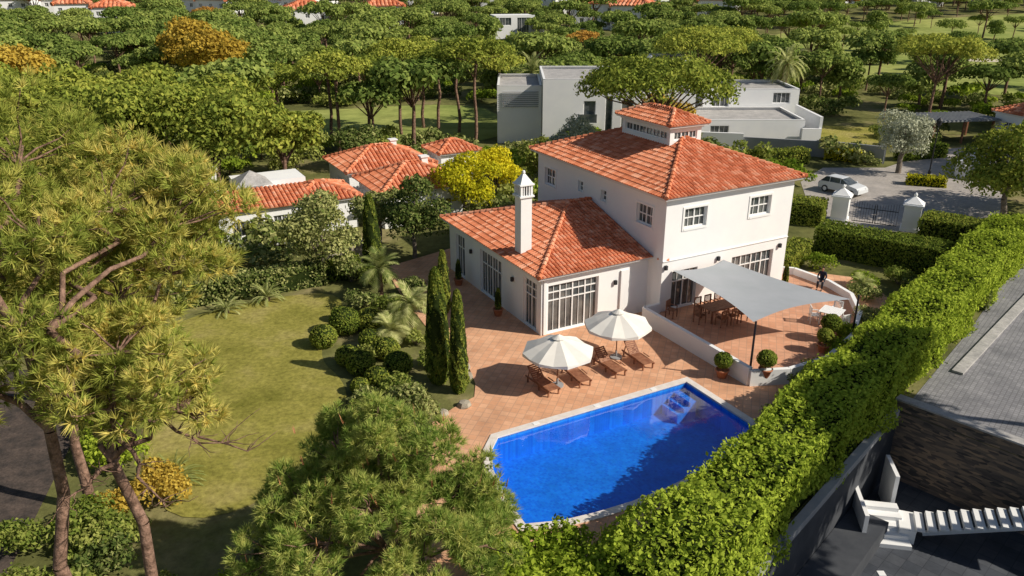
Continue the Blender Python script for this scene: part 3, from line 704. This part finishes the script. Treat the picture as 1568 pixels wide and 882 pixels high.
for i,(x,y) in enumerate([(-2.6,34.9),(-2.3,34.2),(-2.1,33.3),(-3.4,36.6),(-4.1,38.2),(-2.1,30.6),(-3.0,29.9),(-3.5,28.6)]):
    mb=MB(); r=random.uniform(.2,.34); vs=[]
    mb.lathe([(.02,-.05),(r*.95,0),(r,r*.35),(r*.7,r*.7),(.02,r*.82)],7); mb.v=[(a*random.uniform(.85,1.15),b*random.uniform(.85,1.15),c) for a,b,c in mb.v]
    mb.obj('border_rock',['stonel'],loc=(x,y,0),rz=random.random()*3)
shrub('orange_shrub',-12.7,24,1.2,1.8,'orange',2600,.08); shrub('orange_shrub',-13.9,23,.8,1.2,'orange',1200,.08)
for i in range(26):
    x=random.uniform(-16.5,-7.5); y=random.uniform(15,23)
    shrub('ground_cover_shrub',x,y,random.uniform(.8,1.4),random.uniform(.7,1.6),random.choice(['shrub','hedge2','shrub','mag']),1300,.08)
for x,y in [(-15.2,26),(-16.8,29),(-17.6,32),(-18.6,35.5),(-19.6,38.2),(-16.2,27.4),(-18.3,30.5),(-20.5,33)]: shrub('border_shrub',x,y,1.3,1.6,random.choice(['shrub','mag','hedge2']),1700,.09)
hedge('low_hedge',(-19.5,41.6),(-11.6,45.6),1.6,1.4,'mag',130,.09,.15)
hedge('low_hedge',(-11.6,46),(-9.5,46.6),1.2,1.3,'box',130,.08,.1)
mb=MB(); strip(mb,(-11.5,46.2),(-9.6,50.5),.4,1.3); mb.obj('garden_stone_wall',['stonel'])
hedge('tall_hedge',(3.6,17.6),(33.6,51.0),2.6,2.5,'hedge',230,.085,.42)
hedge('clipped_hedge',(20.9,51.6),(27.2,46.9),2.5,1.9,'box',170,.07,.07)
hedge('clipped_hedge',(16.8,46.6),(19.4,50.3),1.3,1.3,'box',150,.07,.07)
hedge('clipped_hedge',(20.5,59.0),(23.5,57.5),2.6,1.7,'box',150,.07,.07)
hedge('clipped_hedge',(29,53.8),(34,50.0),2.6,1.9,'box',150,.08,.1)
hedge('clipped_hedge',(23,43.6),(27,41.4),1.2,1.0,'mag',150,.07,.1)
for x,y in [(21.2,44.5),(20.5,42.6),(22.5,41.5),(19.8,47.8),(23.6,45.2),(19.3,38.9),(17.3,36.8),(16.2,35.2),(13.2,31.2),(12.3,30.0),(14.6,33)]: shrub('border_shrub',x,y,1.0,1.2,random.choice(['shrub','mag','hedge']),1300,.08)
frondplant('fan_palm',20.6,43.4,.6,24,.9,.6,up=(0,1.4))
shrub('poolside_shrub',11.3,28.9,.8,1.4,'shrub',1200,.08)
for x,y,r,h in [(1.5,20.1,1.4,2.2),(3.5,20.2,1.3,1.9),(-.1,19.3,1.5,2.6),(2.5,18.2,1.8,2.6),(.5,18.0,1.4,2.6),(4.7,19.2,1.3,2.0)]: shrub('leafy_shrub',x,y,r,h,'hedge2',int(1500*r*r),.085,9)
# ------------------------------------------------------------------ near pines with needles
def npine(name,x,y,base_r,topz,lobes,nt=450,ln=.27,k=18,mt='needle',w=.013,cand=0,flat=.8,rs=1.2,spread=.55,bare=[]):
    mb=MB()
    pts=[Vector((random.uniform(-.08,.08)*i,random.uniform(-.08,.08)*i,topz*i/7)) for i in range(8)]; pts[0]=Vector((0,0,-.1))
    mb.tube(pts,[base_r*(1-.09*i) for i in range(8)],10)
    L=[(l[0]-x,l[1]-y,l[2],l[3]*rs) for l in lobes]
    subs=[]
    for l in L:
        zz=max(topz*.45,min(topz,l[2]-1.0)); j=int(zz/topz*7); st=pts[min(7,j)]
        limb(mb,st,l[:3],base_r*.35,.03,6,.35,5)
        for q in range(12):
            d=Vector((random.gauss(0,1),random.gauss(0,1),random.gauss(0,.7))).normalized()*l[3]*.85; d.z*=flat
            limb(mb,Vector(l[:3])*.85+st*.15,Vector(l[:3])+d,.03,.01,4,.3,3)
            subs.append((l[0]+d.x*.88,l[1]+d.y*.88,l[2]+d.z*.88,l[3]*.34))
    for p0,p1 in bare:
        pp=limb(mb,Vector(p0)-Vector((x,y,0)),Vector(p1)-Vector((x,y,0)),.06,.012,6,.25,7)
        for q in pp[2:]:
            for _ in range(3): limb(mb,q,q+Vector((random.uniform(-.2,.7),random.uniform(-.6,.6),random.uniform(-.25,.5))),.014,.004,4,.4,3)
    o=mb.obj(name,['bark'],loc=(x,y,0),smooth=True)
    n=nt*len(L)
    P,D=lobepts(subs,n,flat,.5,.1,False); D=D*.8+np.array([0,0,.6])
    V,F,rn=tufts(P,D,k,ln,w,spread)
    link(bpy.data.objects.new(name+'_needles',npmesh(name+'_needles',V,F,[mt],rn)),o)
    if cand:
        P,D=lobepts(L,cand,flat,.98,.1,True); D=nrm(D*.3+np.array([0,0,1]))
        V,F,rn=tufts(P,D,4,.34,.026,.06); link(bpy.data.objects.new(name+'_candles',npmesh(name+'_candles',V,F,['candle'],rn)),o)
    return o
npine('maritime_pine',-10.1,14.4,.21,12.5,[(-10.9,17.6,14.3,1.7),(-12,16,13.3,1.7),(-10.7,17.0,12.1,1.6),(-9.9,14.6,11.5,1.3),(-11.8,14.6,11.6,1.3),(-13,18,12,1.8),(-12.3,19.5,13.6,1.7),(-11,14.3,10.2,1.0),(-9.6,15.5,13.3,1.2),(-11.8,16.5,10.8,1.4),(-10.4,16.5,10.4,1.1)],450)
npine('maritime_pine',-8.45,14.4,.19,11.5,[(-8.9,17.6,13.2,1.6),(-7.4,17.4,12.8,1.2),(-8.9,16.8,11.3,1.5),(-7.6,17.0,11.9,1.1),(-7.9,14.4,10.9,1.0),(-7.0,14.3,10.3,.8),(-8.0,14,9.9,.9),(-6.7,14.4,9.6,.6),(-9.3,19,12.6,1.6),(-8.7,13.9,10.1,.8),(-9.2,15.6,10.4,1.1)],400,
   bare=[((-8.4,14.4,10.1),(-5.6,14.3,8.5)),((-8.4,14.4,9.4),(-6.0,14.0,8.9)),((-8.4,14.4,8.9),(-7.2,13.6,7.6)),((-8.4,14.4,8.3),(-9.4,13.6,7.6))])
npine('maritime_pine',-15,23.4,.2,9.5,[(-15.5,24,11.3,2.2),(-13.2,24.5,10.3,1.8),(-16.8,22.6,10.2,2.0),(-13.4,22.8,8.8,1.5),(-17,25.5,10.8,2),(-14.4,26,9.6,1.8),(-12.2,24,8.6,1.2)],750,.28,15,w=.017)
npine('maritime_pine',-20.5,31,.2,8.5,[(-21,31,10.6,2.5),(-18.2,31.5,9.6,2.1),(-23,30,9.6,2.4),(-18.8,29.5,8.0,1.9),(-22.5,33,10.2,2.3),(-17.2,33.6,8.0,1.6),(-20.5,34,8.5,2)],900,.3,13,w=.022)
npine('maritime_pine',-17.5,18.5,.2,8.5,[(-17.5,19,9.6,2.2),(-15.8,19,8.6,1.5),(-19,18,9,2)],700,.28,15,w=.017)
Lb=[(-3.8,19.3,5.9,.9),(-5.2,19.6,5.3,1.0),(-2.6,19.6,5.1,1.0),(-1.3,20.2,3.5,1.0),(-1.1,19.6,2.3,1.0)]
for i in range(17):
    a=i*2.399; q=math.sqrt((i+.5)/17)*3.5
    Lb.append((-4.1+math.cos(a)*q*1.12,19.1+math.sin(a)*q*.8,4.4-.26*q*q*.8+random.uniform(-.3,.3),random.uniform(.85,1.15)))
npine('young_pine',-3.9,19.2,.14,4.5,Lb,500,.26,18,'needle2',.013,cand=60,flat=.9,rs=1.1,spread=.5)
for x,y,h,r in [(27.2,18.2,13.5,4.2),(27.4,22.4,13.5,4.0),(31,26.0,13.5,4.0)]: upine('stone_pine',x,y,h,r,6500,.2,trunk=.25)
# ------------------------------------------------------------------ mid trees
for x,y,h,r in [(-23,61,10.2,5.2),(-29.5,60,10.6,5.2),(-36,64,11,5.5),(-26,69,10.3,5.0),(-33,72,10.8,5),(-42,62,11.5,5.5),(-19.2,66,8,3.6)]:
    tree('round_pine',x,y,h,r,'pine_m',12000,.19,22,.7,zc=h*.66,hz=h*.3,trunk=.25,bark='bark')
for x,y,h,r in [(-17.6,80,11.8,4.0),(-12.8,92,12,4.2),(-4,85,13.2,4.6),(-8.3,90,11,3.2),(-15.3,86,10.6,3),(-10.6,96,11.5,3.2),(-6.2,93,10.8,2.8),(-20,88,11,3.2),(-1.5,97,10,3.4),(-24.5,83,10.4,4)]:
    upine('stone_pine',x,y,h,r,5200,.17,th=.75,n=16,trunk=.19)
upine('stone_pine',12.4,70,12.2,7.2,16000,.18,th=.5,n=34,trunk=.3)
upine('stone_pine',22,98,11.5,6,8000,.2,trunk=.25); upine('stone_pine',55,72,10.5,6.5,9000,.2,trunk=.25); upine('stone_pine',63,80,11.5,6.5,9000,.2); upine('stone_pine',50,96,11,6,7000,.2); upine('stone_pine',28,112,11,6,7000,.2)
upine('stone_pine',70,74,11,6,7000,.2)
tree('broadleaf_tree',37.5,58.5,8.2,4.3,'box',11000,.15,16,.9,zc=4.4,hz=3.8,trunk=.25)
tree('broadleaf_tree',43,62,8,4,'box',7000,.15,14,.9,zc=4.4,hz=3.8)
tree('magnolia_tree',-11.6,45.8,5.6,2.5,'mag',7500,.11,14,.95,zc=3.1,hz=2.7)
tree('magnolia_tree',-6.5,50.0,5.4,2.5,'mag',7500,.11,14,.95,zc=3.1,hz=2.6)
tree('magnolia_tree',-9.2,52.5,4.6,1.9,'mag',4000,.11,10,.95,zc=2.6,hz=2)
tree('lemon_tree',-3.6,58.2,5.3,2.8,'lime',7500,.11,14,.9,zc=3,hz=2.4)
tree('lemon_tree',-1.2,62,4.8,2.2,'lime',4500,.11,12,.9,zc=3,hz=2)
tree('olive_tree',36.3,73.4,5.6,2.7,'olive',7000,.11,14,.95,zc=3.6,hz=2.2,trunk=.28)
tree('garden_tree',2.5,66,4.5,2.4,'shrub',4500,.13,12,.9,zc=2.6,hz=2); tree('garden_tree',6,74,5,2.6,'olive',3500,.13,10,.9,zc=3,hz=2)
tree('garden_tree',-21.5,49,4.6,2.6,'shrub',4500,.12,12,.9,zc=2.4,hz=2.2); tree('garden_tree',-26,51,5.2,3,'mag',4500,.13,12,.9,zc=2.8,hz=2.4)
tree('garden_tree',-14.5,75,4.5,2.6,'mag',3500,.14,10,.9,zc=2.4,hz=2); tree('garden_tree',-20,73,5,3,'shrub',3500,.14,10,.9,zc=2.4,hz=2)
tree('autumn_tree',-58,94,10.5,5,'orange',6000,.24,14,.8); tree('autumn_tree',-66,100,10.5,5,'orange',5000,.26,14,.8); tree('autumn_tree',-39,108,11.5,5,'orange',5000,.26,14,.8); tree('autumn_tree',-46,118,12,5,'orange',5000,.26,14,.8)
tree('autumn_tree',15,80,7,3.4,'orange',4000,.17,12,.8)
frondplant('date_palm',33.5,100,7,46,3.4,.35,mt='palm',up=(-.7,1.4),tr=.3,leaflets=18,ll=.6)
frondplant('fan_palm',13.5,58.5,5.4,36,1.6,.6,up=(-.7,1.4),tr=.16); frondplant('fan_palm',19.8,62,2.4,30,1.5,.6,up=(-.4,1.4))
frondplant('date_palm',2.5,100,6,40,3,.35,up=(-.7,1.4),tr=.25,leaflets=16,ll=.6)
# ------------------------------------------------------------------ neighbours
def villa_block(name,x,y,w,d,h,rise,rz=HA,z0=0,ch=True,pitch=.33):
    e=empty(name,(x,y,z0),rz); mb=MB()
    for o,u,n,ww in(((-w/2,-d/2),(1,0),(0,-1),w),((-w/2,d/2),(0,-1),(-1,0),d),((w/2,-d/2),(0,1),(1,0),d),((w/2,d/2),(-1,0),(0,1),w)):
        ops=[]; k=max(1,int(ww/3)); 
        for i in range(k):
            c=ww*(i+.5)/k; ops.append((c-.55,c+.55,h-1.9,h-.8,2,[]))
            if h>4.5: ops.append((c-.6,c+.6,.2,2.2,2,[]))
        facade(mb,o,u,n,ww,-1.5 if z0 else 0,h,ops)
    if ch: mb.box((w*.2,d*.1,h+rise*.8),(.5,.5,1.3),0); mb.box((w*.2,d*.1,h+rise*.8+.7),(.7,.7,.1),0)
    mb.obj('walls',['wall','trim','glass'],e)
    mb=MB(); hiproof(mb,-w/2-.35,w/2+.35,-d/2-.35,d/2+.35,h+.15,rise,pitch,pitch*1.6); mb.obj('roof',['tile','tilebase','fascia'],e)
    return e
villa_block('neighbour_villa',-11.2,66.5,7.2,5.6,2.6,1.3); villa_block('neighbour_villa',-7.8,60.2,6.6,5.6,2.5,1.4); villa_block('neighbour_villa',-5.3,69.5,3.4,3,3.0,.8,ch=False)
villa_block('neighbour_villa',-14.4,57.5,4.5,4,2.2,.9,ch=False)
e=empty('neighbour_white_house',(-18.2,55,0),HA); mb=MB()
facade(mb,(-3.2,-3),(1,0),(0,-1),6.4,0,2.7,[(.8,2,.9,2.0,2,[]),(3.6,5.4,.2,2.1,3,[])]); facade(mb,(-3.2,3),(0,-1),(-1,0),6,0,2.7,[(2,3.4,.9,2,2,[])])
mb.box((.2,.2,1.5),(5.6,5.2,2.3),0); mb.box((1.5,3.2,2.4),(5,3,2.0),0); mb.box((-2.6,1.8,3.6),(.6,.6,2.2),0); mb.box((-2.6,1.8,4.75),(.8,.8,.12),0)
mb.obj('walls',['wall','trim','glass'],e); mb=MB(); rooface(mb,[(-3.4,-3.3,2.75),(3.3,-3.3,2.75),(3.3,-.2,3.5),(-3.4,-.2,3.5)],.3,.45)
s=1.3; mb.add([(-s,.2,3.5),(s,.2,3.5),(s,2.8,3.5),(-s,2.8,3.5),(0,1.5,4.4)],[(0,1,4),(1,2,4),(2,3,4),(3,0,4)],3); mb.obj('roof',['tile','tilebase','fascia','pale'],e)
e=empty('unseen_shade_house',(0,0,0)); mb=MB()  # unseen house added out of frame, its height set to shade the courtyard
for o,u,n,w in(((27.2,2),(1,0),(0,-1),8),((27.2,15.9),(0,-1),(-1,0),13.9),((35.2,2),(0,1),(1,0),13.9),((35.2,15.9),(-1,0),(0,1),8)): facade(mb,o,u,n,w,-3.3,7.6,[(2,4,-3,-.8,2,[]),(2,4,1,3,2,[])])
mb.box((31.2,8.95,7.7),(8.4,14.3,.3),0); mb.obj('walls',['wall','trim','glass'],e)
# modern house
e=empty('modern_white_house',(0,0,0),0); mb=MB()
def mblock(x0,x1,y0,y1,h,ops=[],z0=0,cap=True):
    facade(mb,(x0,y0),(1,0),(0,-1),x1-x0,z0,h,ops); facade(mb,(x0,y1),(0,-1),(-1,0),y1-y0,z0,h,[]); facade(mb,(x1,y0),(0,1),(1,0),y1-y0,z0,h,[]); facade(mb,(x1,y1),(-1,0),(0,1),x1-x0,z0,h,[])
    mb.add([(x0,y0,h-.3),(x1,y0,h-.3),(x1,y1,h-.3),(x0,y1,h-.3)],[(0,1,2,3)],4)
    for c,dd in((((x0+x1)/2,y0+.12,h+.001),(x1-x0,.24,.05)),(((x0+x1)/2,y1-.12,h+.001),(x1-x0,.24,.05)),((x0+.12,(y0+y1)/2,h+.003),(.24,y1-y0,.05)),((x1-.12,(y0+y1)/2,h+.003),(.24,y1-y0,.05))): mb.box(c,dd,1)
mblock(-1.6,3.2,87,97,6.2); mblock(3.25,13.4,85,97,7.1,[(4.3,5.6,2.7,4.9,1,[]),(6.6,7.4,1,5.4,1,[]),(8.3,9.6,.4,5,1,[])])
mblock(13.45,20,88,98,5.2,[(1,5,.3,2.6,3,[])]); mblock(16,20,92,98,8.4); mblock(22,33,93,101,5.0,[(1,3,3,4.4,2,[]),(8,10,3.4,4.6,2,[])]); mblock(20,31,84.5,92.9,3.0,[(1,3,.4,2.4,2,[])])
for k in range(8): mb.box((.9,86.9,4.0+.22*k),(3.9,.08,.06),3)
mb.box((7.9,84.5,2.7),(2.0,1,.12),0); mb.box((7.9,84.05,3.2),(2.0,.04,.9),2)
mb.box((32.5,88,1.7),(.3,8,3.4),0); mb.box((31.6,84,1.1),(2,.3,2.2),0)
mb.obj('walls',['wall','trim','glass','grey','pale'],e)
mb=MB()
for p,q,h in(((24,82.6),(31,80.5),1.6),((31,80.5),(36.5,77.2),1.7),((36.5,77.2),(36.9,79),1.7)): strip(mb,p,q,.25,h)
mb.obj('grey_boundary_wall',['grey'])
mb=MB(); strip(mb,(18,83.5),(24,82.4),.3,2.0); mb.obj('white_boundary_wall',['wall'])
hedge('clipped_hedge',(31.5,79.3),(34.5,77.7),.9,1.2,'lime',100,.09,.05); hedge('clipped_hedge',(38.5,78.5),(44,80.5),1.2,1.4,'box',90,.1,.1); hedge('clipped_hedge',(22,76),(29,77.5),1.4,1.5,'box',90,.1,.15)
sheet('small_lawn',[(33,86),(41,84),(44,96),(36,98)],.02,'lawn')
mb=MB()
for sx in(-3.5,0,3.5):
    for sy in(-2,2): mb.box((sx,sy,1.2),(.18,.18,2.4),0)
mb.box((0,0,2.5),(8,5,.12),1)
for k in range(16): mb.box((-3.8+.5*k,0,2.62),(.12,5.2,.1),1)
mb.obj('carport',['wood','grey'],loc=(49,89,0),rz=.15)
villa_block('neighbour_villa',58,86,8,7,3.2,1.6,.3)
mb=MB(); mb.cyl((0,0,0),(0,0,4.6),.07,.045,8); mb.lathe([(.13,0),(.13,.5),(.07,.6)],8); mb.lathe([(.05,4.6),(.22,4.75),(.26,5.1),(.3,5.12),(.02,5.4)],8); mb.obj('street_lamp',['dark'],loc=(38.6,72.2,0))
for p in [(25,58.4),(29.3,56.0)]:
    mb=MB(); mb.box((0,0,.95),(1.15,1.15,1.9)); mb.box((0,0,.12),(1.3,1.3,.24)); mb.box((0,0,1.96),(1.4,1.4,.12)); mb.box((0,0,2.06),(1.22,1.22,.1)); s=.56
    mb.add([(-s,-s,2.11),(s,-s,2.11),(s,s,2.11),(-s,s,2.11),(0,0,2.6)],[(0,1,4),(1,2,4),(2,3,4),(3,0,4)],0); mb.lathe([(.02,2.5),(.12,2.62),(.12,2.72),(.01,2.85)],8)
    mb.obj('gate_pillar',['wall'],loc=(p[0],p[1],0),rz=-.5)
mb=MB(); L=3.1
for sx in(-1,1):
    for k in range(9):
        x=sx*(.1+.18*k); mb.cyl((x,0,.1),(x,0,1.5+.35*(k/9)),.014,.014,4)
    mb.box((sx*.8,0,.15),(1.5,.04,.05)); mb.box((sx*.8,0,1.2),(1.5,.04,.05))
    mb.box((sx*.06,0,.85),(.04,.05,1.5))
mb.obj('iron_gate',['iron'],loc=(27.15,57.2,0),rz=math.atan2(-2.4,4.3))
mb=MB(); strip(mb,(41,71.4),(43.8,74.8),.4,1.1); mb.box((41.3,71.6,.8),(.9,.9,1.6),0,.5); mb.box((43.9,75,.8),(.9,.9,1.6),0,.5); mb.obj('white_boundary_wall',['wall'])
hedge('clipped_hedge',(35.2,69.4),(38.2,68.4),1.3,.9,'lime',90,.09,.1)
def car(x,y,rz,paint,sc=1):
    e=empty('parked_car',(x,y,.02),rz); e.scale=(sc,sc,sc); mb=MB()
    prof=[(-2.0,.35),(-2.05,.75),(-1.9,.95),(-1.0,1.0),(.0,1.02),(1.1,.98),(1.75,.86),(2.0,.65),(2.02,.35)]
    def shell(prof,w0,w1,mi):
        n=len(prof); vs=[]
        zmin=min(p[1] for p in prof); zmax=max(p[1] for p in prof)
        for sg in(-1,1):
            for p in prof:
                f=(p[1]-zmin)/(zmax-zmin); vs.append((p[0],sg*(w0+(w1-w0)*f),p[1]))
        fs=[tuple(range(n)),tuple(range(n,2*n))[::-1]]+[(i,(i+1)%n,n+(i+1)%n,n+i) for i in range(n)]
        mb.add(vs,fs,mi)
    shell(prof,.88,.84,0)
    shell([(-1.85,.99),(-1.45,1.40),(.15,1.44),(.95,1.01)],.80,.62,1)
    shell([(-1.42,1.43),(-1.2,1.475),(.05,1.475),(.18,1.445)],.62,.56,0)
    for sx in(-.95,.1): 
        for sg in(-1,1): mb.cyl((sx,sg*.79,1.0),(sx-.05,sg*.63,1.44),.035,.03,4,0)
    for sx in(-1.3,1.3):
        for sg in(-1,1): mb.cyl((sx,sg*.70,.32),(sx,sg*.90,.32),.32,.32,16,2); mb.cyl((sx,sg*.90,.32),(sx,sg*.915,.32),.19,.19,10,3)
    for sg in(-1,1): mb.box((1.93,sg*.6,.68),(.12,.34,.14),3); mb.box((-2.0,sg*.66,.78),(.1,.25,.16),4); mb.box((.75,sg*.95,1.02),(.16,.18,.12),0)
    mb.obj('body',[paint,'glass','dark','trim',mat('tail_light',(.4,.01,.01),None,rough=.3)],e)
car(28.3,66.3,-.9,mat('white_car_paint',(.68,.70,.72),None,rough=.3,spec=.6),.92)
car(61,83.5,.4,mat('white_paint',(.7,.7,.7),None,rough=.3))
# ------------------------------------------------------------------ forest (instanced)
def variant(name,V,F,rn,mb,mats):
    TV=np.array(mb.v); TF=np.array([f for f in mb.f if len(f)==4]); nT=len(TV)
    VV=np.concatenate([TV,V]); FF=np.concatenate([TF,F+nT]); rr=np.concatenate([np.zeros(len(TF)),rn]); mi=np.concatenate([np.zeros(len(TF)),np.ones(len(F))])
    return bpy.data.objects.new(name,npmesh(name,VV,FF,mats,rr,mi))
kinds=bpy.data.collections.new('forest_tree_kinds')
for i in range(5):
    h=7.6+i*.6; r=4.3+.25*i; L=umb_lobes(h,r,20,.32 if i<4 else .7); mb=MB(); limb(mb,(0,0,-.2),(0,0,h-r*.5),.22,.14,6,.1,3)
    for l in L[::2]: limb(mb,(0,0,h-r*.9),l[:3],.09,.03,4,.1,2)
    P,Nv=lobepts(L,2700,.8,.75,.14); V,F,rn=leafq(P,Nv,.29,.6,.45); kinds.objects.link(variant('forest_pine',V,F,rn,mb,['bark','pine_f']))
for i in range(1):
    h=7; r=3.6; L=[(math.cos(k*2.4)*r*.55*math.sqrt(k/12),math.sin(k*2.4)*r*.55*math.sqrt(k/12),4.0+random.uniform(-1.6,1.6),random.uniform(1.2,1.8)) for k in range(13)]
    mb=MB(); limb(mb,(0,0,-.2),(0,0,4),.22,.14,6,.1,3)
    P,Nv=lobepts(L,2300,.9,.75,.14); V,F,rn=leafq(P,Nv,.28,.6,.45); kinds.objects.link(variant('forest_round_tree',V,F,rn,mb,['bark','pine_f']))
bkinds=bpy.data.collections.new('understory_kinds')
for i in range(3):
    L=[(math.cos(k*2.4)*.5*math.sqrt(k),math.sin(k*2.4)*.5*math.sqrt(k),random.uniform(.3,1.0),random.uniform(.45,.75)) for k in range(9)]
    mb=MB(); limb(mb,(0,0,-.1),(0,0,.8),.05,.03,5,.1,2)
    P,Nv=lobepts(L,900,.9,.6,.15); P[:,2]=np.maximum(P[:,2],0); V,F,rn=leafq(P,Nv,.14,.6,.6); bkinds.objects.link(variant('understory_bush',V,F,rn,mb,['bark',['shrub','mag','hedge'][i]]))
def scatter(name,pts,scl,coll,nk):
    me=bpy.data.meshes.new(name); me.from_pydata(pts,[],[])
    n=len(pts)
    a=me.attributes.new('scl','FLOAT','POINT'); a.data.foreach_set('value',np.array(scl,dtype=np.float32))
    a=me.attributes.new('kind','INT','POINT'); a.data.foreach_set('value',R.integers(0,nk,n).astype(np.int32))
    rot=np.zeros((n,3),np.float32); rot[:,2]=R.uniform(0,6.28,n)
    a=me.attributes.new('rot','FLOAT_VECTOR','POINT'); a.data.foreach_set('vector',rot.ravel())
    o=link(bpy.data.objects.new(name,me))
    ng=bpy.data.node_groups.new(name,'GeometryNodeTree')
    ng.interface.new_socket('Geometry',in_out='INPUT',socket_type='NodeSocketGeometry'); ng.interface.new_socket('Geometry',in_out='OUTPUT',socket_type='NodeSocketGeometry')
    gi=ng.nodes.new('NodeGroupInput'); go=ng.nodes.new('NodeGroupOutput'); ip=ng.nodes.new('GeometryNodeInstanceOnPoints'); ci=ng.nodes.new('GeometryNodeCollectionInfo')
    ci.inputs['Collection'].default_value=coll; ci.inputs['Separate Children'].default_value=True; ci.inputs['Reset Children'].default_value=True
    def na(nm,t):
        q=ng.nodes.new('GeometryNodeInputNamedAttribute'); q.data_type=t; q.inputs['Name'].default_value=nm; return q.outputs[0]
    ng.links.new(gi.outputs[0],ip.inputs['Points']); ng.links.new(ci.outputs[0],ip.inputs['Instance']); ip.inputs['Pick Instance'].default_value=True
    ng.links.new(na('kind','INT'),ip.inputs['Instance Index']); ng.links.new(na('rot','FLOAT_VECTOR'),ip.inputs['Rotation']); ng.links.new(na('scl','FLOAT'),ip.inputs['Scale'])
    ng.links.new(ip.outputs[0],go.inputs[0]); md=o.modifiers.new('scatter','NODES'); md.node_group=ng
    return o
fair1=[(-62,92),(-30,84),(0,84),(2,100),(-6,118),(-32,108),(-62,114)]
fair3=[(-22,158),(20,154),(32,180),(-10,186)]
def near(x,y,L): return any((x-a)**2+(y-b)**2<c*c for a,b,c in L)
dv=[(-149,252,1),(-138,262,1),(-128,246,0),(-98,256,1),(-86,250,1),(-76,266,1),(-64,256,1),(-68,300,1),(-36,236,1),(0,212,2),(24,240,1),(34,234,1),(153,315,1),(126,318,1),(-112,300,1),(-8,300,1),(-30,286,1),(16,275,1),(-165,285,1),(48,290,1),(75,300,1),(185,330,1),(-55,225,0),(62,252,0),(-110,232,1)]
def blocked(x,y,tree=True):
    if y<78 and (-16<x<46): return True
    if inside((x,y),fair1) or inside((x,y),fair3): return True
    if inside((x,y),fair2): return not (tree and random.random()<.15)
    if 78<=y<104 and -5<x<47: return True
    if x>40 and 96<y<135 and random.random()<.4: return True
    if inside((x,y),[(36,60),(100,86),(100,104),(40,84)]): return True
    if near(x,y,[(58,86,8),(49,89,8),(-18,55,7)]): return True
    if near(x,y,[(a,b,9) for a,b,_ in dv]): return True
    if near(x,y,[(a*(1-13/b),b-13,8) for a,b,_ in dv]+[(a*(1-25/b),b-25,6) for a,b,_ in dv]) and random.random()<.75: return True
    return False
pts=[];sc=[]; y=60.
while y<410:
    st=5.9+y*.006; hw=.67*y+18; x=-hw
    while x<hw:
        px=x+random.uniform(-.45,.45)*st; py=y+random.uniform(-.45,.45)*st
        if not(blocked(px,py)) and not (py<80 and px>-24 and px<50) and random.random()<.9:
            pts.append((px,py,hill(py)-.05)); sc.append(random.choice([random.uniform(.5,.8),random.uniform(.7,1.15)]))
        x+=st
    y+=st
scatter('distant_pine_forest',pts,sc,kinds,6)
pts=[];sc=[]; y=50.
while y<170:
    st=2.6+y*.017; hw=.67*y+10; x=-hw
    while x<hw:
        px=x+random.uniform(-.5,.5)*st; py=y+random.uniform(-.5,.5)*st
        ok=not blocked(px,py,False)
        if py<100:
            belts=[[(-30,46),(-21,43),(-12,50),(-13,54),(-21,62),(-40,66)],[(-14,70),(-3,71),(2,64),(-3,60.5),(-1,56),(8,60),(24,66),(26,73),(20,82),(-2,84),(-26,83),(-30,74)],[(28,78),(36,75),(36,84),(33,84)],[(41,82),(47,87),(44,96),(36,84)],[(37,55),(60,72),(60,78),(46,70)]]
            ok=any(inside((px,py),b) for b in belts) or (ok and (px<-24 or px>47))
        if ok and random.random()<.85: pts.append((px,py,0)); sc.append(random.uniform(.7,1.7))
        x+=st
    y+=st
scatter('understory_bushes',pts,sc,bkinds,3)
for i,(x,y,k) in enumerate(dv):
    if k==2:
        mb=MB(); facade(mb,(-5,-4),(1,0),(0,-1),10,0,5.6,[(1,4,3.2,5,2,[]),(5.5,9,.5,5,3,[])]); mb.box((0,.3,2.75),(9.9,7.6,5.4),0); mb.box((5.5,-1,1.6),(4,6,3.2),0); mb.obj('distant_white_house',['wall','trim','glass'],loc=(x,y,hill(y)+.5),rz=.2)
        continue
    w=random.uniform(9,13); d=random.uniform(7,10); h=random.uniform(5.2,6.4)
    villa_block('distant_villa',x,y,w,d,h,2.1,random.uniform(-.6,.6),z0=hill(y)+.6,pitch=1.1)
# ------------------------------------------------------------------ light & camera
w=bpy.data.worlds.new('World'); scene.world=w; w.use_nodes=True; nt=w.node_tree
bg=nt.nodes['Background']; sky=nt.nodes.new('ShaderNodeTexSky'); sky.sky_type='NISHITA'; sky.sun_disc=False
EL=rad(36.5); d=Vector((-1,.28,0)).normalized()*math.cos(EL); d.z=-math.sin(EL)
sky.sun_elevation=EL; sky.sun_rotation=math.atan2(-d.x,-d.y)
nt.links.new(sky.outputs[0],bg.inputs[0]); bg.inputs[1].default_value=.07
s=bpy.data.lights.new('sun','SUN'); s.energy=5; s.angle=rad(.53); s.color=(1,.92,.79)
so=bpy.data.objects.new('sun',s); link(so); so.rotation_euler=d.to_track_quat('-Z','Y').to_euler(); so.location=(60,0,60)
cam=bpy.data.cameras.new('camera'); cam.lens=27.96; cam.sensor_width=36; cam.clip_end=6000
co=bpy.data.objects.new('camera',cam); link(co); co.location=(0,0,18); co.rotation_euler=(rad(90-22),0,0)
scene.camera=co
scene.view_settings.view_transform='Standard'; scene.view_settings.look='None'; scene.view_settings.exposure=0
